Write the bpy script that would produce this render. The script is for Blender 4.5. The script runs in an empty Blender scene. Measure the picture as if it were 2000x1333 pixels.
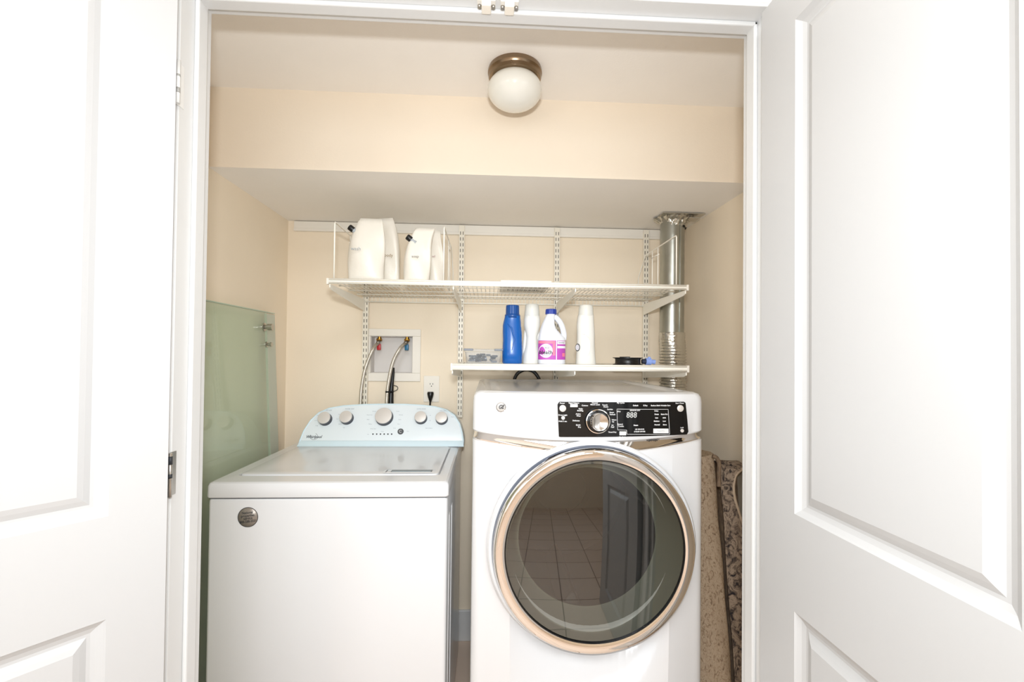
import bpy, bmesh, math, random
from mathutils import Vector, Matrix
random.seed(7)
R = math.radians
sc = bpy.context.scene
C = bpy.context.collection
PI = math.pi

# ------------------------------------------------------------------ camera
FPX = 900.0                                   # focal length in pixels of a 2000 px wide frame
YAW, PITCH, ROLL = R(2.93), R(0.8), R(0.6)
SHX, SHY = 0.0, 0.008
CAMLOC = Vector((0, 0, 1.30))
CR = (Matrix.Rotation(-YAW, 3, 'Z') @ Matrix.Rotation(PI / 2 + PITCH, 3, 'X') @ Matrix.Rotation(ROLL, 3, 'Z'))
cd = bpy.data.cameras.new('camera'); cam = bpy.data.objects.new('camera', cd); C.objects.link(cam)
cam.location = CAMLOC; cam.rotation_euler = CR.to_euler()
cd.sensor_width = 36; cd.lens = FPX / 2000 * 36; cd.shift_x = SHX; cd.shift_y = SHY
cd.clip_start = 0.02
sc.camera = cam

# ------------------------------------------------------------------ world, light, exposure
w = bpy.data.worlds.new('world'); sc.world = w; w.use_nodes = True
w.node_tree.nodes['Background'].inputs[0].default_value = (0.75, 0.87, 1.0, 1)
w.node_tree.nodes['Background'].inputs[1].default_value = 1.0
sc.view_settings.view_transform = 'Standard'
sc.view_settings.look = 'None'
sc.view_settings.gamma = 1
sc.view_settings.use_curve_mapping = False
sc.view_settings.exposure = 0.13

def area(name, loc, target, sx, sy, power, col, spread=0):
    l = bpy.data.lights.new(name, 'AREA'); l.shape = 'RECTANGLE'; l.size = sx; l.size_y = sy
    l.energy = power; l.color = col
    o = bpy.data.objects.new(name, l); C.objects.link(o); o.location = loc
    o.rotation_euler = (Vector(target) - Vector(loc)).to_track_quat('-Z', 'Y').to_euler()
    if spread: l.spread = R(spread)
    return o
area('camera_flash', (0.0, -0.06, 1.47), (0.0, 1.6, 1.35), 0.09, 0.05, 13.2, (0.935, 0.972, 1.0))
area('window_daylight', (0.0, -2.53, 1.50), (0.0, 2.0, 1.30), 2.2, 1.3, 5.0, (0.86, 0.94, 1.0), 80)
area('added_overhead_fill', (0.0, -0.5, 2.41), (0.0, -0.5, 0.0), 0.9, 0.9, 35.0, (0.935, 0.972, 1.0))  # added fill from above for washer top and floor, no fixture built
area('added_left_fill', (-1.735, -1.0, 1.4), (0.5, 0.5, 1.2), 1.2, 1.2, 14.0, (0.88, 0.95, 1.0))  # added soft fill inside the left wall, which has no window
area('added_right_fill', (1.735, -1.0, 1.4), (-0.5, 0.5, 1.2), 1.2, 1.2, 5.0, (0.88, 0.95, 1.0))  # added weaker fill on the right side, no window built there

# ------------------------------------------------------------------ pixel rays (2000 x 1333 photo frame)
def ray(px, py):
    u = (px - 1000) / FPX + SHX * 2000 / FPX
    v = -(py - 666.5) / FPX + SHY * 2000 / FPX
    return (CR @ Vector((u, v, -1))).normalized()
def at(px, py, Y):
    d = ray(px, py); return CAMLOC + d * (Y / d.y)
def hit(px, py, p, n):
    d = ray(px, py); p = Vector(p); n = Vector(n)
    return CAMLOC + d * ((p - CAMLOC).dot(n) / d.dot(n))

# ------------------------------------------------------------------ materials
def lin(h):
    c = [int(h[i:i + 2], 16) / 255 for i in (0, 2, 4)]
    return tuple(x / 12.92 if x <= 0.04045 else ((x + 0.055) / 1.055) ** 2.4 for x in c)
def mat(name, hexc, rough=0.5, metal=0.0, spec=0.5, bump=0.0, bscale=60, var=0.0, vscale=6, coat=0.0, trans=0.0, alpha=1.0):
    m = bpy.data.materials.new(name); m.use_nodes = True
    nt = m.node_tree; b = nt.nodes['Principled BSDF']
    c = lin(hexc)
    b.inputs['Base Color'].default_value = (*c, 1)
    b.inputs['Roughness'].default_value = rough
    b.inputs['Metallic'].default_value = metal
    b.inputs['Specular IOR Level'].default_value = spec
    b.inputs['Coat Weight'].default_value = coat
    b.inputs['Transmission Weight'].default_value = trans
    b.inputs['Alpha'].default_value = alpha
    tc = nt.nodes.new('ShaderNodeTexCoord')
    if var:
        n = nt.nodes.new('ShaderNodeTexNoise'); n.inputs['Scale'].default_value = vscale
        n.inputs['Detail'].default_value = 4
        nt.links.new(tc.outputs['Object'], n.inputs['Vector'])
        r = nt.nodes.new('ShaderNodeValToRGB')
        r.color_ramp.elements[0].position = 0.3; r.color_ramp.elements[1].position = 0.7
        r.color_ramp.elements[0].color = tuple(x * (1 - var) for x in c) + (1,)
        r.color_ramp.elements[1].color = tuple(min(1, x * (1 + var)) for x in c) + (1,)
        nt.links.new(n.outputs['Fac'], r.inputs['Fac']); nt.links.new(r.outputs['Color'], b.inputs['Base Color'])
    if bump:
        n = nt.nodes.new('ShaderNodeTexNoise'); n.inputs['Scale'].default_value = bscale
        n.inputs['Detail'].default_value = 3
        nt.links.new(tc.outputs['Object'], n.inputs['Vector'])
        bp = nt.nodes.new('ShaderNodeBump'); bp.inputs['Strength'].default_value = bump
        bp.inputs['Distance'].default_value = 0.002
        nt.links.new(n.outputs['Fac'], bp.inputs['Height']); nt.links.new(bp.outputs['Normal'], b.inputs['Normal'])
    return m
def tinted(name, rgb, refl=1.45, rough=0.0, extra=0.0, diffuse_col=None):
    """a clear tinted sheet: tinted see-through plus a fresnel mirror"""
    m = bpy.data.materials.new(name); m.use_nodes = True; nt = m.node_tree
    nt.nodes.clear()
    out = nt.nodes.new('ShaderNodeOutputMaterial')
    t = nt.nodes.new('ShaderNodeBsdfTransparent'); t.inputs[0].default_value = (*rgb, 1)
    g = nt.nodes.new('ShaderNodeBsdfGlossy'); g.inputs['Roughness'].default_value = rough
    f = nt.nodes.new('ShaderNodeFresnel'); f.inputs['IOR'].default_value = refl
    mx = nt.nodes.new('ShaderNodeMixShader')
    geo = nt.nodes.new('ShaderNodeNewGeometry'); inv = nt.nodes.new('ShaderNodeMath'); inv.operation = 'SUBTRACT'; inv.inputs[0].default_value = 1.0
    mul = nt.nodes.new('ShaderNodeMath'); mul.operation = 'MULTIPLY'
    nt.links.new(geo.outputs['Backfacing'], inv.inputs[1]); nt.links.new(inv.outputs[0], mul.inputs[0]); nt.links.new(f.outputs[0], mul.inputs[1])
    nt.links.new(mul.outputs[0], mx.inputs[0]); nt.links.new(t.outputs[0], mx.inputs[1]); nt.links.new(g.outputs[0], mx.inputs[2])
    last = mx
    if extra:
        d = nt.nodes.new('ShaderNodeBsdfDiffuse'); d.inputs[0].default_value = (*diffuse_col, 1)  # even diffuse colour mixed over the clear sheet
        m2 = nt.nodes.new('ShaderNodeMixShader'); m2.inputs[0].default_value = extra
        nt.links.new(mx.outputs[0], m2.inputs[1]); nt.links.new(d.outputs[0], m2.inputs[2]); last = m2
    nt.links.new(last.outputs[0], out.inputs[0])
    return m

WALL = mat('beige wall paint', 'f5e6cf', 0.7, bump=0.15, bscale=180, var=0.012)
WALL2 = mat('cream room paint', 'f1e3cf', 0.7, bump=0.15, bscale=180, var=0.01)
CEIL = mat('off white ceiling paint', 'faf5ee', 0.8, bump=0.15, bscale=180, var=0.01)
TRIM = mat('white trim paint', 'd9d9d8', 0.35, bump=0.05, bscale=90)
DOORM = mat('white door paint', 'bdbdbd', 0.38, bump=0.04, bscale=120)
ENAMEL = mat('white enamel', 'd9d9da', 0.22, coat=0.3)
ENAMEL2 = mat('dryer white enamel', 'dcdcdd', 0.18, coat=0.4)
CONSOLE = mat('pale blue plastic', 'e6edf0', 0.30)
CONEDGE = mat('light blue plastic rim', 'd9ebf2', 0.25)
CHROME = mat('chrome', 'f0ece8', 0.05, metal=1.0)
STEEL = mat('brushed steel', 'b9b5ae', 0.28, metal=1.0)
SATIN = mat('satin knob face', 'd8d2cc', 0.4, metal=0.25)
NICKEL = mat('antique brass', '8d7a64', 0.28, metal=1.0)
BLACK = mat('black plastic', '0c0c0d', 0.35)
PANEL = mat('glossy black panel', '101113', 0.10)
DGREY = mat('dark grey plastic', '4a4d50', 0.45)
GREYPRINT = mat('grey print', '8f9aa3', 0.6)
INK = mat('dark print', '25282c', 0.6)
WHITEPRINT = mat('white print', 'e8e8e8', 0.6)
WIRE = mat('white coated wire', 'fdf8ec', 0.35)
STAND = mat('almond coated steel', 'f0e8d8', 0.4)
SLOT = mat('slot shadow gap', '4c463c', 0.8)
GALV = mat('galvanised sheet', 'a9aaa2', 0.30, metal=0.95, var=0.10, vscale=14, bump=0.1, bscale=30)
FOIL = mat('crumpled foil', 'c9c6bd', 0.22, metal=0.95, bump=1.0, bscale=70)
POUCH = mat('white film pouch', 'efe9dd', 0.36, bump=1.0, bscale=30, var=0.02)
BLUE = mat('blue bottle plastic', '125fb2', 0.22)
BLUECAP = mat('dark blue cap', '0a4a92', 0.3)
BLEACHCAP = mat('royal blue cap', '1f3c9c', 0.35)
HDPE = mat('white bottle plastic', 'f3f1ea', 0.35)
HDPE2 = mat('bleach jug plastic', 'edeff6', 0.35)
MAGENTA = mat('magenta label', 'c04fb9', 0.45)
PINK = mat('pink label', 'f07f9c', 0.45)
LABELW = mat('white label', 'f1eef6', 0.45)
RED = mat('red valve handle', 'c02128', 0.4)
TEAL = mat('blue valve handle', '1d6c93', 0.4)
BRASS = mat('brass', 'a57a36', 0.3, metal=1.0)
BRAID = mat('braided steel hose', 'c9c3b8', 0.3, metal=0.8, bump=0.6, bscale=500)
PLATE = mat('white plastic plate', 'efe8dc', 0.4)
OPAL = mat('opal glass', 'efede4', 0.12, coat=0.3)
BLUEBIT = mat('light blue plastic', '8fa9ea', 0.4)
GLASS = tinted('green tinted glass', (0.92, 0.965, 0.91), 1.5, 0.0, 0.16, (0.72, 0.82, 0.76))
SEAL = mat('clear plastic seal', 'd3d8c8', 0.25, alpha=0.75)
DRYGLASS = tinted('smoked door glass', (0.50, 0.51, 0.48), 2.2, 0.0)
BOXCLEAR = tinted('clear storage plastic', (0.93, 0.94, 0.95), 1.4, 0.05, 0.18, (0.75, 0.78, 0.82))
BOWL = mat('grey glass bowl', 'b4b6aa', 0.10, metal=0.45)
DRUM = mat('drum steel', '1c1d1b', 0.5, metal=0.2)
DARK = mat('dark cavity', '2b2d2b', 0.5)
STICK = mat('grey foil sticker', '8d857c', 0.35, metal=0.3, var=0.1, vscale=60)
RUBBER = mat('dark gasket', '1c2230', 0.3)
WINGLASS = tinted('window glass', (0.97, 0.98, 1.0), 1.45)

def tile_mat():
    m = bpy.data.materials.new('terracotta tile'); m.use_nodes = True; nt = m.node_tree; b = nt.nodes['Principled BSDF']
    tc = nt.nodes.new('ShaderNodeTexCoord'); br = nt.nodes.new('ShaderNodeTexBrick')
    br.offset = 0.0; br.inputs['Scale'].default_value = 1.0
    br.inputs['Brick Width'].default_value = 0.305; br.inputs['Row Height'].default_value = 0.305
    br.inputs['Mortar Size'].default_value = 0.004
    br.inputs['Color1'].default_value = (*lin('e4cfbd'), 1); br.inputs['Color2'].default_value = (*lin('dec7b4'), 1)
    br.inputs['Mortar'].default_value = (*lin('8a7566'), 1)
    nt.links.new(tc.outputs['Object'], br.inputs['Vector']); nt.links.new(br.outputs['Color'], b.inputs['Base Color'])
    b.inputs['Roughness'].default_value = 0.45
    return m
TILE = tile_mat()
def rug_mat(name, stops, scale, sx=1.0, weave=900):
    m = bpy.data.materials.new(name); m.use_nodes = True; nt = m.node_tree; b = nt.nodes['Principled BSDF']
    tc = nt.nodes.new('ShaderNodeTexCoord'); mp = nt.nodes.new('ShaderNodeMapping'); mp.inputs['Scale'].default_value = (1, 1, sx)
    n = nt.nodes.new('ShaderNodeTexNoise'); n.inputs['Scale'].default_value = scale; n.inputs['Detail'].default_value = 8
    n.inputs['Roughness'].default_value = 0.68; n.inputs['Distortion'].default_value = 1.6
    nt.links.new(tc.outputs['Object'], mp.inputs['Vector']); nt.links.new(mp.outputs[0], n.inputs['Vector'])
    r = nt.nodes.new('ShaderNodeValToRGB'); e = r.color_ramp.elements
    e[0].position, e[1].position = stops[0][0], stops[-1][0]
    e[0].color = (*lin(stops[0][1]), 1); e[1].color = (*lin(stops[-1][1]), 1)
    for p, c in stops[1:-1]:
        k = e.new(p); k.color = (*lin(c), 1)
    nt.links.new(n.outputs['Fac'], r.inputs['Fac']); nt.links.new(r.outputs['Color'], b.inputs['Base Color'])
    wv = nt.nodes.new('ShaderNodeTexNoise'); wv.inputs['Scale'].default_value = 260
    nt.links.new(tc.outputs['Object'], wv.inputs['Vector'])
    bp = nt.nodes.new('ShaderNodeBump'); bp.inputs['Strength'].default_value = 0.8; bp.inputs['Distance'].default_value = 0.002
    nt.links.new(wv.outputs['Fac'], bp.inputs['Height']); nt.links.new(bp.outputs['Normal'], b.inputs['Normal'])
    b.inputs['Roughness'].default_value = 0.95; b.inputs['Specular IOR Level'].default_value = 0.1
    return m
RUGTAN = rug_mat('tan rug backing', [(0.36, '7a6654'), (0.45, 'a08b74'), (0.55, 'b3a089'), (0.64, '8c7862')], 85, 0.6)
RUGGREY = rug_mat('grey patterned rug pile', [(0.36, '2a282c'), (0.44, '574c44'), (0.52, '8c7b6b'), (0.60, 'a08e7c'), (0.70, '5e5147')], 42, 0.7)
RUGBACK = rug_mat('brown rug backing', [(0.3, '5b4c40'), (0.5, '7d6a58'), (0.7, '8d7964')], 40, 0.4)
RUGEDGE = mat('rug edge binding', 'b9a58f', 0.9)

# ------------------------------------------------------------------ mesh helpers
class MB:
    def __init__(s): s.bm = bmesh.new(); s.mi = 0
    def face(s, vs, mi=None):
        try: f = s.bm.faces.new(vs)
        except ValueError: return None
        f.material_index = s.mi if mi is None else mi
        return f
    def _mark(s, faces):
        for f in faces: f.material_index = s.mi
    def box(s, x0, x1, y0, y1, z0, z1, bev=0.0, seg=2, M=None):
        b = bmesh.new(); bmesh.ops.create_cube(b, size=1)
        for v in b.verts:
            v.co = Vector(((x0 + x1) / 2 + v.co.x * (x1 - x0), (y0 + y1) / 2 + v.co.y * (y1 - y0), (z0 + z1) / 2 + v.co.z * (z1 - z0)))
        if bev: bmesh.ops.bevel(b, geom=list(b.edges), offset=bev, segments=seg, profile=0.5, affect='EDGES')
        if M: b.transform(M)
        s.merge(b); return s
    def merge(s, b):
        mp = {}
        for v in b.verts: mp[v] = s.bm.verts.new(v.co)
        for f in b.faces:
            nf = s.face([mp[v] for v in f.verts])
            if nf: nf.smooth = f.smooth
        b.free()
    def tube(s, pts, r, seg=8, closed=False, caps=True):
        pts = [Vector(p) for p in pts]; n = len(pts); rings = []
        rr = r if isinstance(r, (list, tuple)) else [r] * n
        prev = None
        for i, p in enumerate(pts):
            if closed: t = pts[(i + 1) % n] - pts[i - 1]
            else: t = pts[min(i + 1, n - 1)] - pts[max(i - 1, 0)]
            t.normalize()
            if prev is None:
                a = Vector((0, 0, 1)) if abs(t.z) < 0.9 else Vector((1, 0, 0))
                nrm = t.cross(a).normalized()
            else:
                nrm = (prev - t * prev.dot(t)).normalized()
            prev = nrm; b = t.cross(nrm)
            rings.append([s.bm.verts.new(p + (nrm * math.cos(2 * PI * k / seg) + b * math.sin(2 * PI * k / seg)) * rr[i]) for k in range(seg)])
        for i in range(n if closed else n - 1):
            A, B = rings[i], rings[(i + 1) % n]
            for k in range(seg):
                f = s.face([A[k], A[(k + 1) % seg], B[(k + 1) % seg], B[k]])
                if f: f.smooth = True
        if caps and not closed:
            s.face(rings[0][::-1]); s.face(rings[-1])
        return s
    def loops(s, L, cap0=False, cap1=False, smooth=True, closed=True):
        rs = [[s.bm.verts.new(p) for p in l] for l in L]
        for A, B in zip(rs, rs[1:]):
            n = len(A)
            for k in range(n if closed else n - 1):
                f = s.face([A[k], A[(k + 1) % n], B[(k + 1) % n], B[k]])
                if f: f.smooth = smooth
        if cap0: s.face(rs[0][::-1])
        if cap1: s.face(rs[-1])
        return s
    def lathe(s, prof, c, axis=(0, 0, 1), seg=40, cap0=False, cap1=False, sx=1.0, smooth=True):
        """prof: (radius, distance along axis)"""
        q = Vector(axis).to_track_quat('Z', 'Y').to_matrix(); c = Vector(c); L = []
        for r, h in prof:
            L.append([c + q @ Vector((r * math.cos(2 * PI * k / seg) * sx, r * math.sin(2 * PI * k / seg), h)) for k in range(seg)])
        return s.loops(L, cap0, cap1, smooth)
    def prism(s, pts, vec, bev=0.0, seg=2):
        """pts: planar polygon of 3D points, extruded along vec"""
        b = bmesh.new(); vs = [b.verts.new(p) for p in pts]; f = b.faces.new(vs)
        r = bmesh.ops.extrude_face_region(b, geom=[f])
        bmesh.ops.translate(b, vec=Vector(vec), verts=[g for g in r['geom'] if isinstance(g, bmesh.types.BMVert)])
        if bev: bmesh.ops.bevel(b, geom=list(b.edges), offset=bev, segments=seg, profile=0.5, affect='EDGES')
        s.merge(b); return s

def link(name, mb, mats, parent=None, smooth_angle=None):
    me = bpy.data.meshes.new(name)
    bmesh.ops.recalc_face_normals(mb.bm, faces=list(mb.bm.faces))
    if parent is not None:
        off = parent.matrix_world.translation if parent.parent is None else parent.parent.location
        base = ROOTLOC[parent.name]
        bmesh.ops.translate(mb.bm, vec=-base, verts=list(mb.bm.verts))
    mb.bm.to_mesh(me); mb.bm.free()
    for m in (mats if isinstance(mats, (list, tuple)) else [mats]): me.materials.append(m)
    o = bpy.data.objects.new(name, me); C.objects.link(o)
    if parent is not None:
        o.parent = parent; ROOTLOC[o.name] = ROOTLOC[parent.name]
    else: ROOTLOC[o.name] = Vector((0, 0, 0))
    if smooth_angle is not None:
        for p in me.polygons: p.use_smooth = True
        try: me.set_sharp_from_angle(angle=R(smooth_angle))
        except Exception: pass
    return o
ROOTLOC = {}
def face_front(o):
    """turn an open sheet so its outer side looks out of the closet"""
    if sum(p.normal.y * p.area for p in o.data.polygons) > 0: o.data.flip_normals()
def thing(name, label, cat, loc, group=None):
    o = bpy.data.objects.new(name, None); C.objects.link(o); o.location = loc
    o.empty_display_size = 0.05
    ROOTLOC[o.name] = Vector(loc)
    o['label'] = label; o['category'] = cat
    if group: o['group'] = group
    return o
def tag(o, label, cat, group=None):
    o['label'] = label; o['category'] = cat
    if group: o['group'] = group
    return o
def struct(name, mb, mats, parent=None, sa=None):
    o = link(name, mb, mats, parent, sa)
    if parent is None: o['kind'] = 'structure'
    return o
def plab(o, l): o['label'] = l; return o

def add_text(mb, s, size, fn, align='CENTER', shear=0.0, wide=1.0, bold=0.0):
    """fn(u, v) -> world point; lettering laid on a surface"""
    cu = bpy.data.curves.new('t', 'FONT'); cu.body = s; cu.size = size; cu.align_x = align; cu.align_y = 'CENTER'
    cu.shear = shear; cu.resolution_u = 2; cu.offset = bold
    o = bpy.data.objects.new('t', cu); C.objects.link(o)
    dg = bpy.context.evaluated_depsgraph_get()
    me = bpy.data.meshes.new_from_object(o.evaluated_get(dg))
    vs = [mb.bm.verts.new(fn(v.co.x * wide, v.co.y)) for v in me.vertices]
    for p in me.polygons: mb.face([vs[i] for i in p.vertices])
    bpy.data.objects.remove(o); bpy.data.curves.remove(cu); bpy.data.meshes.remove(me)

def cat_rom(P, n=6):
    P = [Vector(p) for p in P]; out = []
    for i in range(len(P) - 1):
        p0, p1, p2, p3 = P[max(i - 1, 0)], P[i], P[i + 1], P[min(i + 2, len(P) - 1)]
        for k in range(n):
            t = k / n
            out.append(0.5 * ((2 * p1) + (-p0 + p2) * t + (2 * p0 - 5 * p1 + 4 * p2 - p3) * t * t + (-p0 + 3 * p1 - 3 * p2 + p3) * t ** 3))
    out.append(P[-1]); return out

# ------------------------------------------------------------------ closet and room shell
XL, XR = -0.912, 0.915           # closet side walls
YB = 2.13                        # closet back wall
YJ0, YJ1 = 0.93, 1.03            # jamb depth
OL, OR_, OT = -0.612, 0.583, 2.040   # door opening
ZC, ZS, YS = 2.162, 1.901, 1.53  # closet ceiling, low soffit ceiling, soffit front
RXL, RXR, RYB, RZC = -1.75, 1.75, -2.6, 2.44

m = MB(); m.box(RXL, RXR, RYB, YB + 0.1, -0.1, 0.0); struct('floor', m, TILE)
bxa, bxb = at(724, 690, YB).x, at(806, 690, YB).x; bza, bzb = at(765, 729, YB).z, at(765, 657, YB).z
m = MB(); m.box(XL - 0.1, bxa, YB, YB + 0.1, 0, 2.5); m.box(bxb, XR + 0.1, YB, YB + 0.1, 0, 2.5)
m.box(bxa, bxb, YB, YB + 0.1, 0, bza); m.box(bxa, bxb, YB, YB + 0.1, bzb, 2.5); struct('wall_closet_back', m, WALL)
m = MB(); m.box(XL - 0.1, XL, YJ1 - 0.06, YB, 0, 2.5); struct('wall_closet_left', m, WALL)
m = MB(); m.box(XR, XR + 0.1, YJ1 - 0.06, YB, 0, 2.5); struct('wall_closet_right', m, WALL)
m = MB(); m.box(XL, XR, YJ1 - 0.06, YB, ZC, ZC + 0.1); struct('ceiling_closet', m, CEIL)
m = MB(); m.mi = 0; m.box(XL, XR, YS, YB, ZS, ZC)
for f in m.bm.faces:
    if all(abs(v.co.z - ZS) < 1e-5 for v in f.verts): f.material_index = 1
struct('ceiling_soffit', m, [WALL2, CEIL])
# front wall around the opening
m = MB()
m.box(RXL, OL - 0.012, 0.945, YJ1 - 0.004, 0, RZC); m.box(OR_ + 0.012, RXR, 0.945, YJ1 - 0.004, 0, RZC)
m.box(OL - 0.012, OR_ + 0.012, 0.945, YJ1 - 0.004, OT + 0.012, RZC); struct('wall_front', m, WALL2)
m = MB(); m.box(RXL - 0.1, RXL, RYB, YJ1, 0, RZC); struct('wall_left', m, WALL2)
m = MB(); m.box(RXR, RXR + 0.1, RYB, YJ1, 0, RZC); struct('wall_right', m, WALL2)
m = MB(); m.box(RXL, RXR, RYB, YJ1 - 0.06, RZC, RZC + 0.1); struct('ceiling', m, CEIL)
# rear wall with a window hole
m = MB(); wx0, wx1, wz0, wz1 = -1.15, 1.15, 0.8, 2.2
m.box(RXL, wx0, RYB - 0.1, RYB, 0, RZC); m.box(wx1, RXR, RYB - 0.1, RYB, 0, RZC)
m.box(wx0, wx1, RYB - 0.1, RYB, 0, wz0); m.box(wx0, wx1, RYB - 0.1, RYB, wz1, RZC); struct('wall_back', m, WALL2)
m = MB()
for x0, x1, z0, z1 in ((wx0, wx0 + .05, wz0, wz1), (wx1 - .05, wx1, wz0, wz1), (wx0, wx1, wz0, wz0 + .05), (wx0, wx1, wz1 - .05, wz1),
                       (-0.025, 0.025, wz0, wz1)):
    m.box(x0, x1, RYB - 0.07, RYB - 0.02, z0, z1, 0.004)
win = struct('window_1', m, TRIM)
m = MB(); m.box(wx0 + .04, wx1 - .04, RYB - 0.05, RYB - 0.045, wz0 + .04, wz1 - .04); link('pane', m, WINGLASS, win)
# baseboards
m = MB(); m.box(XL, XR, YB - 0.014, YB, 0, 0.14, 0.004); struct('baseboard_closet_back', m, TRIM)
m = MB(); m.box(XR - 0.014, XR, YJ1, YB - 0.014, 0, 0.14, 0.004); struct('baseboard_closet_right', m, TRIM)
m = MB(); m.box(RXL, RXL + 0.014, RYB, 0.93, 0, 0.12, 0.004); struct('baseboard_left', m, TRIM)
m = MB(); m.box(RXR - 0.014, RXR, RYB, 0.93, 0, 0.12, 0.004); struct('baseboard_right', m, TRIM)
# jambs with stop moulding
def jamb(x, sgn):
    m = MB()
    m.box(min(x, x + sgn * 0.012), max(x, x + sgn * 0.012), YJ0, YJ1, 0, OT + 0.012, 0.0015)
    m.box(min(x - sgn * .009, x), max(x - sgn * .009, x), YJ0 + .042, YJ0 + .074, 0, OT, 0.003)
    return m
struct('trim_left', jamb(OL, -1), TRIM)
struct('trim_right', jamb(OR_, 1), TRIM)
m = MB(); m.box(OL - 0.012, OR_ + 0.012, YJ0, YJ1, OT, OT + 0.012, 0.0015)
m.box(OL, OR_, YJ0 + .042, YJ0 + .074, OT - 0.010, OT, 0.003); struct('trim_top', m, TRIM)
# casing on the room side
m = MB()
m.box(OL - 0.075, OL - 0.006, 0.928, 0.945, 0, OT + 0.075, 0.004)
m.box(OR_ + 0.006, OR_ + 0.075, 0.928, 0.945, 0, OT + 0.075, 0.004)
m.box(OL - 0.006, OR_ + 0.006, 0.928, 0.945, OT + 0.006, OT + 0.075, 0.004); struct('trim_casing', m, TRIM)

# ------------------------------------------------------------------ doors
DW, DT, DH = 0.585, 0.035, 2.02
def door_mesh(M, ua=0.105):
    """local: u along leaf (0 at hinge), n = out of visible face, z up. Visible face at n=DT, back face at n=0"""
    m = MB(); bm = m.bm
    panels = [(ua, DW - 0.12, 1.016, 1.93), (ua, DW - 0.12, 0.17, 0.839)]
    P = lambda u, n, z: M @ Vector((u, n, z))
    def flat(u0, u1, z0, z1, n):
        m.face([bm.verts.new(P(u0, n, z0)), bm.verts.new(P(u1, n, z0)), bm.verts.new(P(u1, n, z1)), bm.verts.new(P(u0, n, z1))])
    z0d, z1d = 0.01, DH
    for n in (0.0, DT):
        sg = -1 if n == DT else 1
        u0, u1 = panels[0][0], panels[0][1]
        flat(0, u0, z0d, z1d, n); flat(u1, DW, z0d, z1d, n)
        flat(u0, u1, z0d, panels[1][2], n); flat(u0, u1, panels[1][3], panels[0][2], n); flat(u0, u1, panels[0][3], z1d, n)
        for a, b, c, d in panels:
            prof = [(0, 0), (0.003, 0.0025), (0.010, 0.0075), (0.018, 0.0105), (0.023, 0.0105), (0.032, 0.006), (0.041, 0.0025)]
            L = []
            for i, dep in prof:
                L.append([P(a + i, n + sg * dep, c + i), P(b - i, n + sg * dep, c + i), P(b - i, n + sg * dep, d - i), P(a + i, n + sg * dep, d - i)])
            m.loops(L, cap1=True, smooth=False)
    for u in (0, DW):
        m.face([bm.verts.new(P(u, 0, z0d)), bm.verts.new(P(u, DT, z0d)), bm.verts.new(P(u, DT, z1d)), bm.verts.new(P(u, 0, z1d))])
    for z in (z0d, z1d):
        m.face([bm.verts.new(P(0, 0, z)), bm.verts.new(P(DW, 0, z)), bm.verts.new(P(DW, DT, z)), bm.verts.new(P(0, DT, z))])
    bmesh.ops.remove_doubles(bm, verts=list(bm.verts), dist=1e-5)
    return m
def frame(origin, u, n):
    u = Vector(u).normalized(); n = Vector(n).normalized()
    M = Matrix.Identity(4)
    M.col[0][:3] = u; M.col[1][:3] = n; M.col[2][:3] = (0, 0, 1); M.col[3][:3] = origin
    return M
a = R(38.7)
ML = frame((-0.625, 0.921, 0), (-math.sin(a), -math.cos(a), 0), (math.cos(a), -math.sin(a), 0))
dl = struct('door_1', door_mesh(ML, 0.085), DOORM)
MR = frame((0.597, 0.924, 0), (0.0, -1, 0), (-1, 0.0, 0))
dr = struct('door_2', door_mesh(MR), DOORM)
# hinges on the left jamb and door edge
PHINGE = mat('painted hinge', 'e2e1de', 0.4)
for z, mt, lb in ((1.825, PHINGE, 'painted hinge with bare metal spots'), (1.064, STEEL, 'bare steel hinge on the left door')):
    h = MB(); h.tube([(-0.6065, 0.9185, z - .042), (-0.6065, 0.9185, z + .042)], 0.0035, 12)
    h.box(-0.6125, -0.6105, 0.920, 0.942, z - .042, z + .042, 0.0005)
    h.mi = 1
    for za, zb2 in (((.020, .036), (-.006, .002)) if mt is STEEL else ((.010, .014), (-.022, -.012))):
        h.tube([(-0.6065, 0.9185, z + za), (-0.6065, 0.9185, z + zb2)], 0.0037, 12)
    plab(link('hinge', h, [mt, INK if mt is STEEL else mat('bare hinge metal', 'a3a29e', .35)], dl), lb)
h = MB(); h.tube([(0.5985, 0.917, 1.755), (0.5985, 0.917, 1.845)], 0.0045, 10); link('hinge', h, TRIM, dr)

# ball catches under the header
def catch(px, group):
    c = at(px, 12, 0.960); x = c.x; z = OT
    t = thing('roller_catch', group[0], 'door catch', (x, 0.960, z), 'roller catches under the door header')
    b = MB(); b.box(x - 0.019, x + 0.019, 0.946, 0.971, z - 0.004, z, 0.001)
    link('plate', b, mat('white painted metal', 'eeeae2', 0.35, metal=0.1), t)
    b = MB(); b.box(x - 0.010, x + 0.010, 0.945, 0.972, z - 0.015, z - 0.004, 0.002); link('housing', b, PLATE, t)
    for s in (-1, 1):
        b = MB(); b.tube([(x + s * 0.0145, 0.961, z - 0.009), (x + s * 0.0145, 0.961, z - 0.004)], 0.0042, 10); link('screw', b, STEEL, t)
catch(950, ['left of the two small white roller catches under the door header'])
catch(995, ['right of the two small white roller catches under the door header'])

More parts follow.
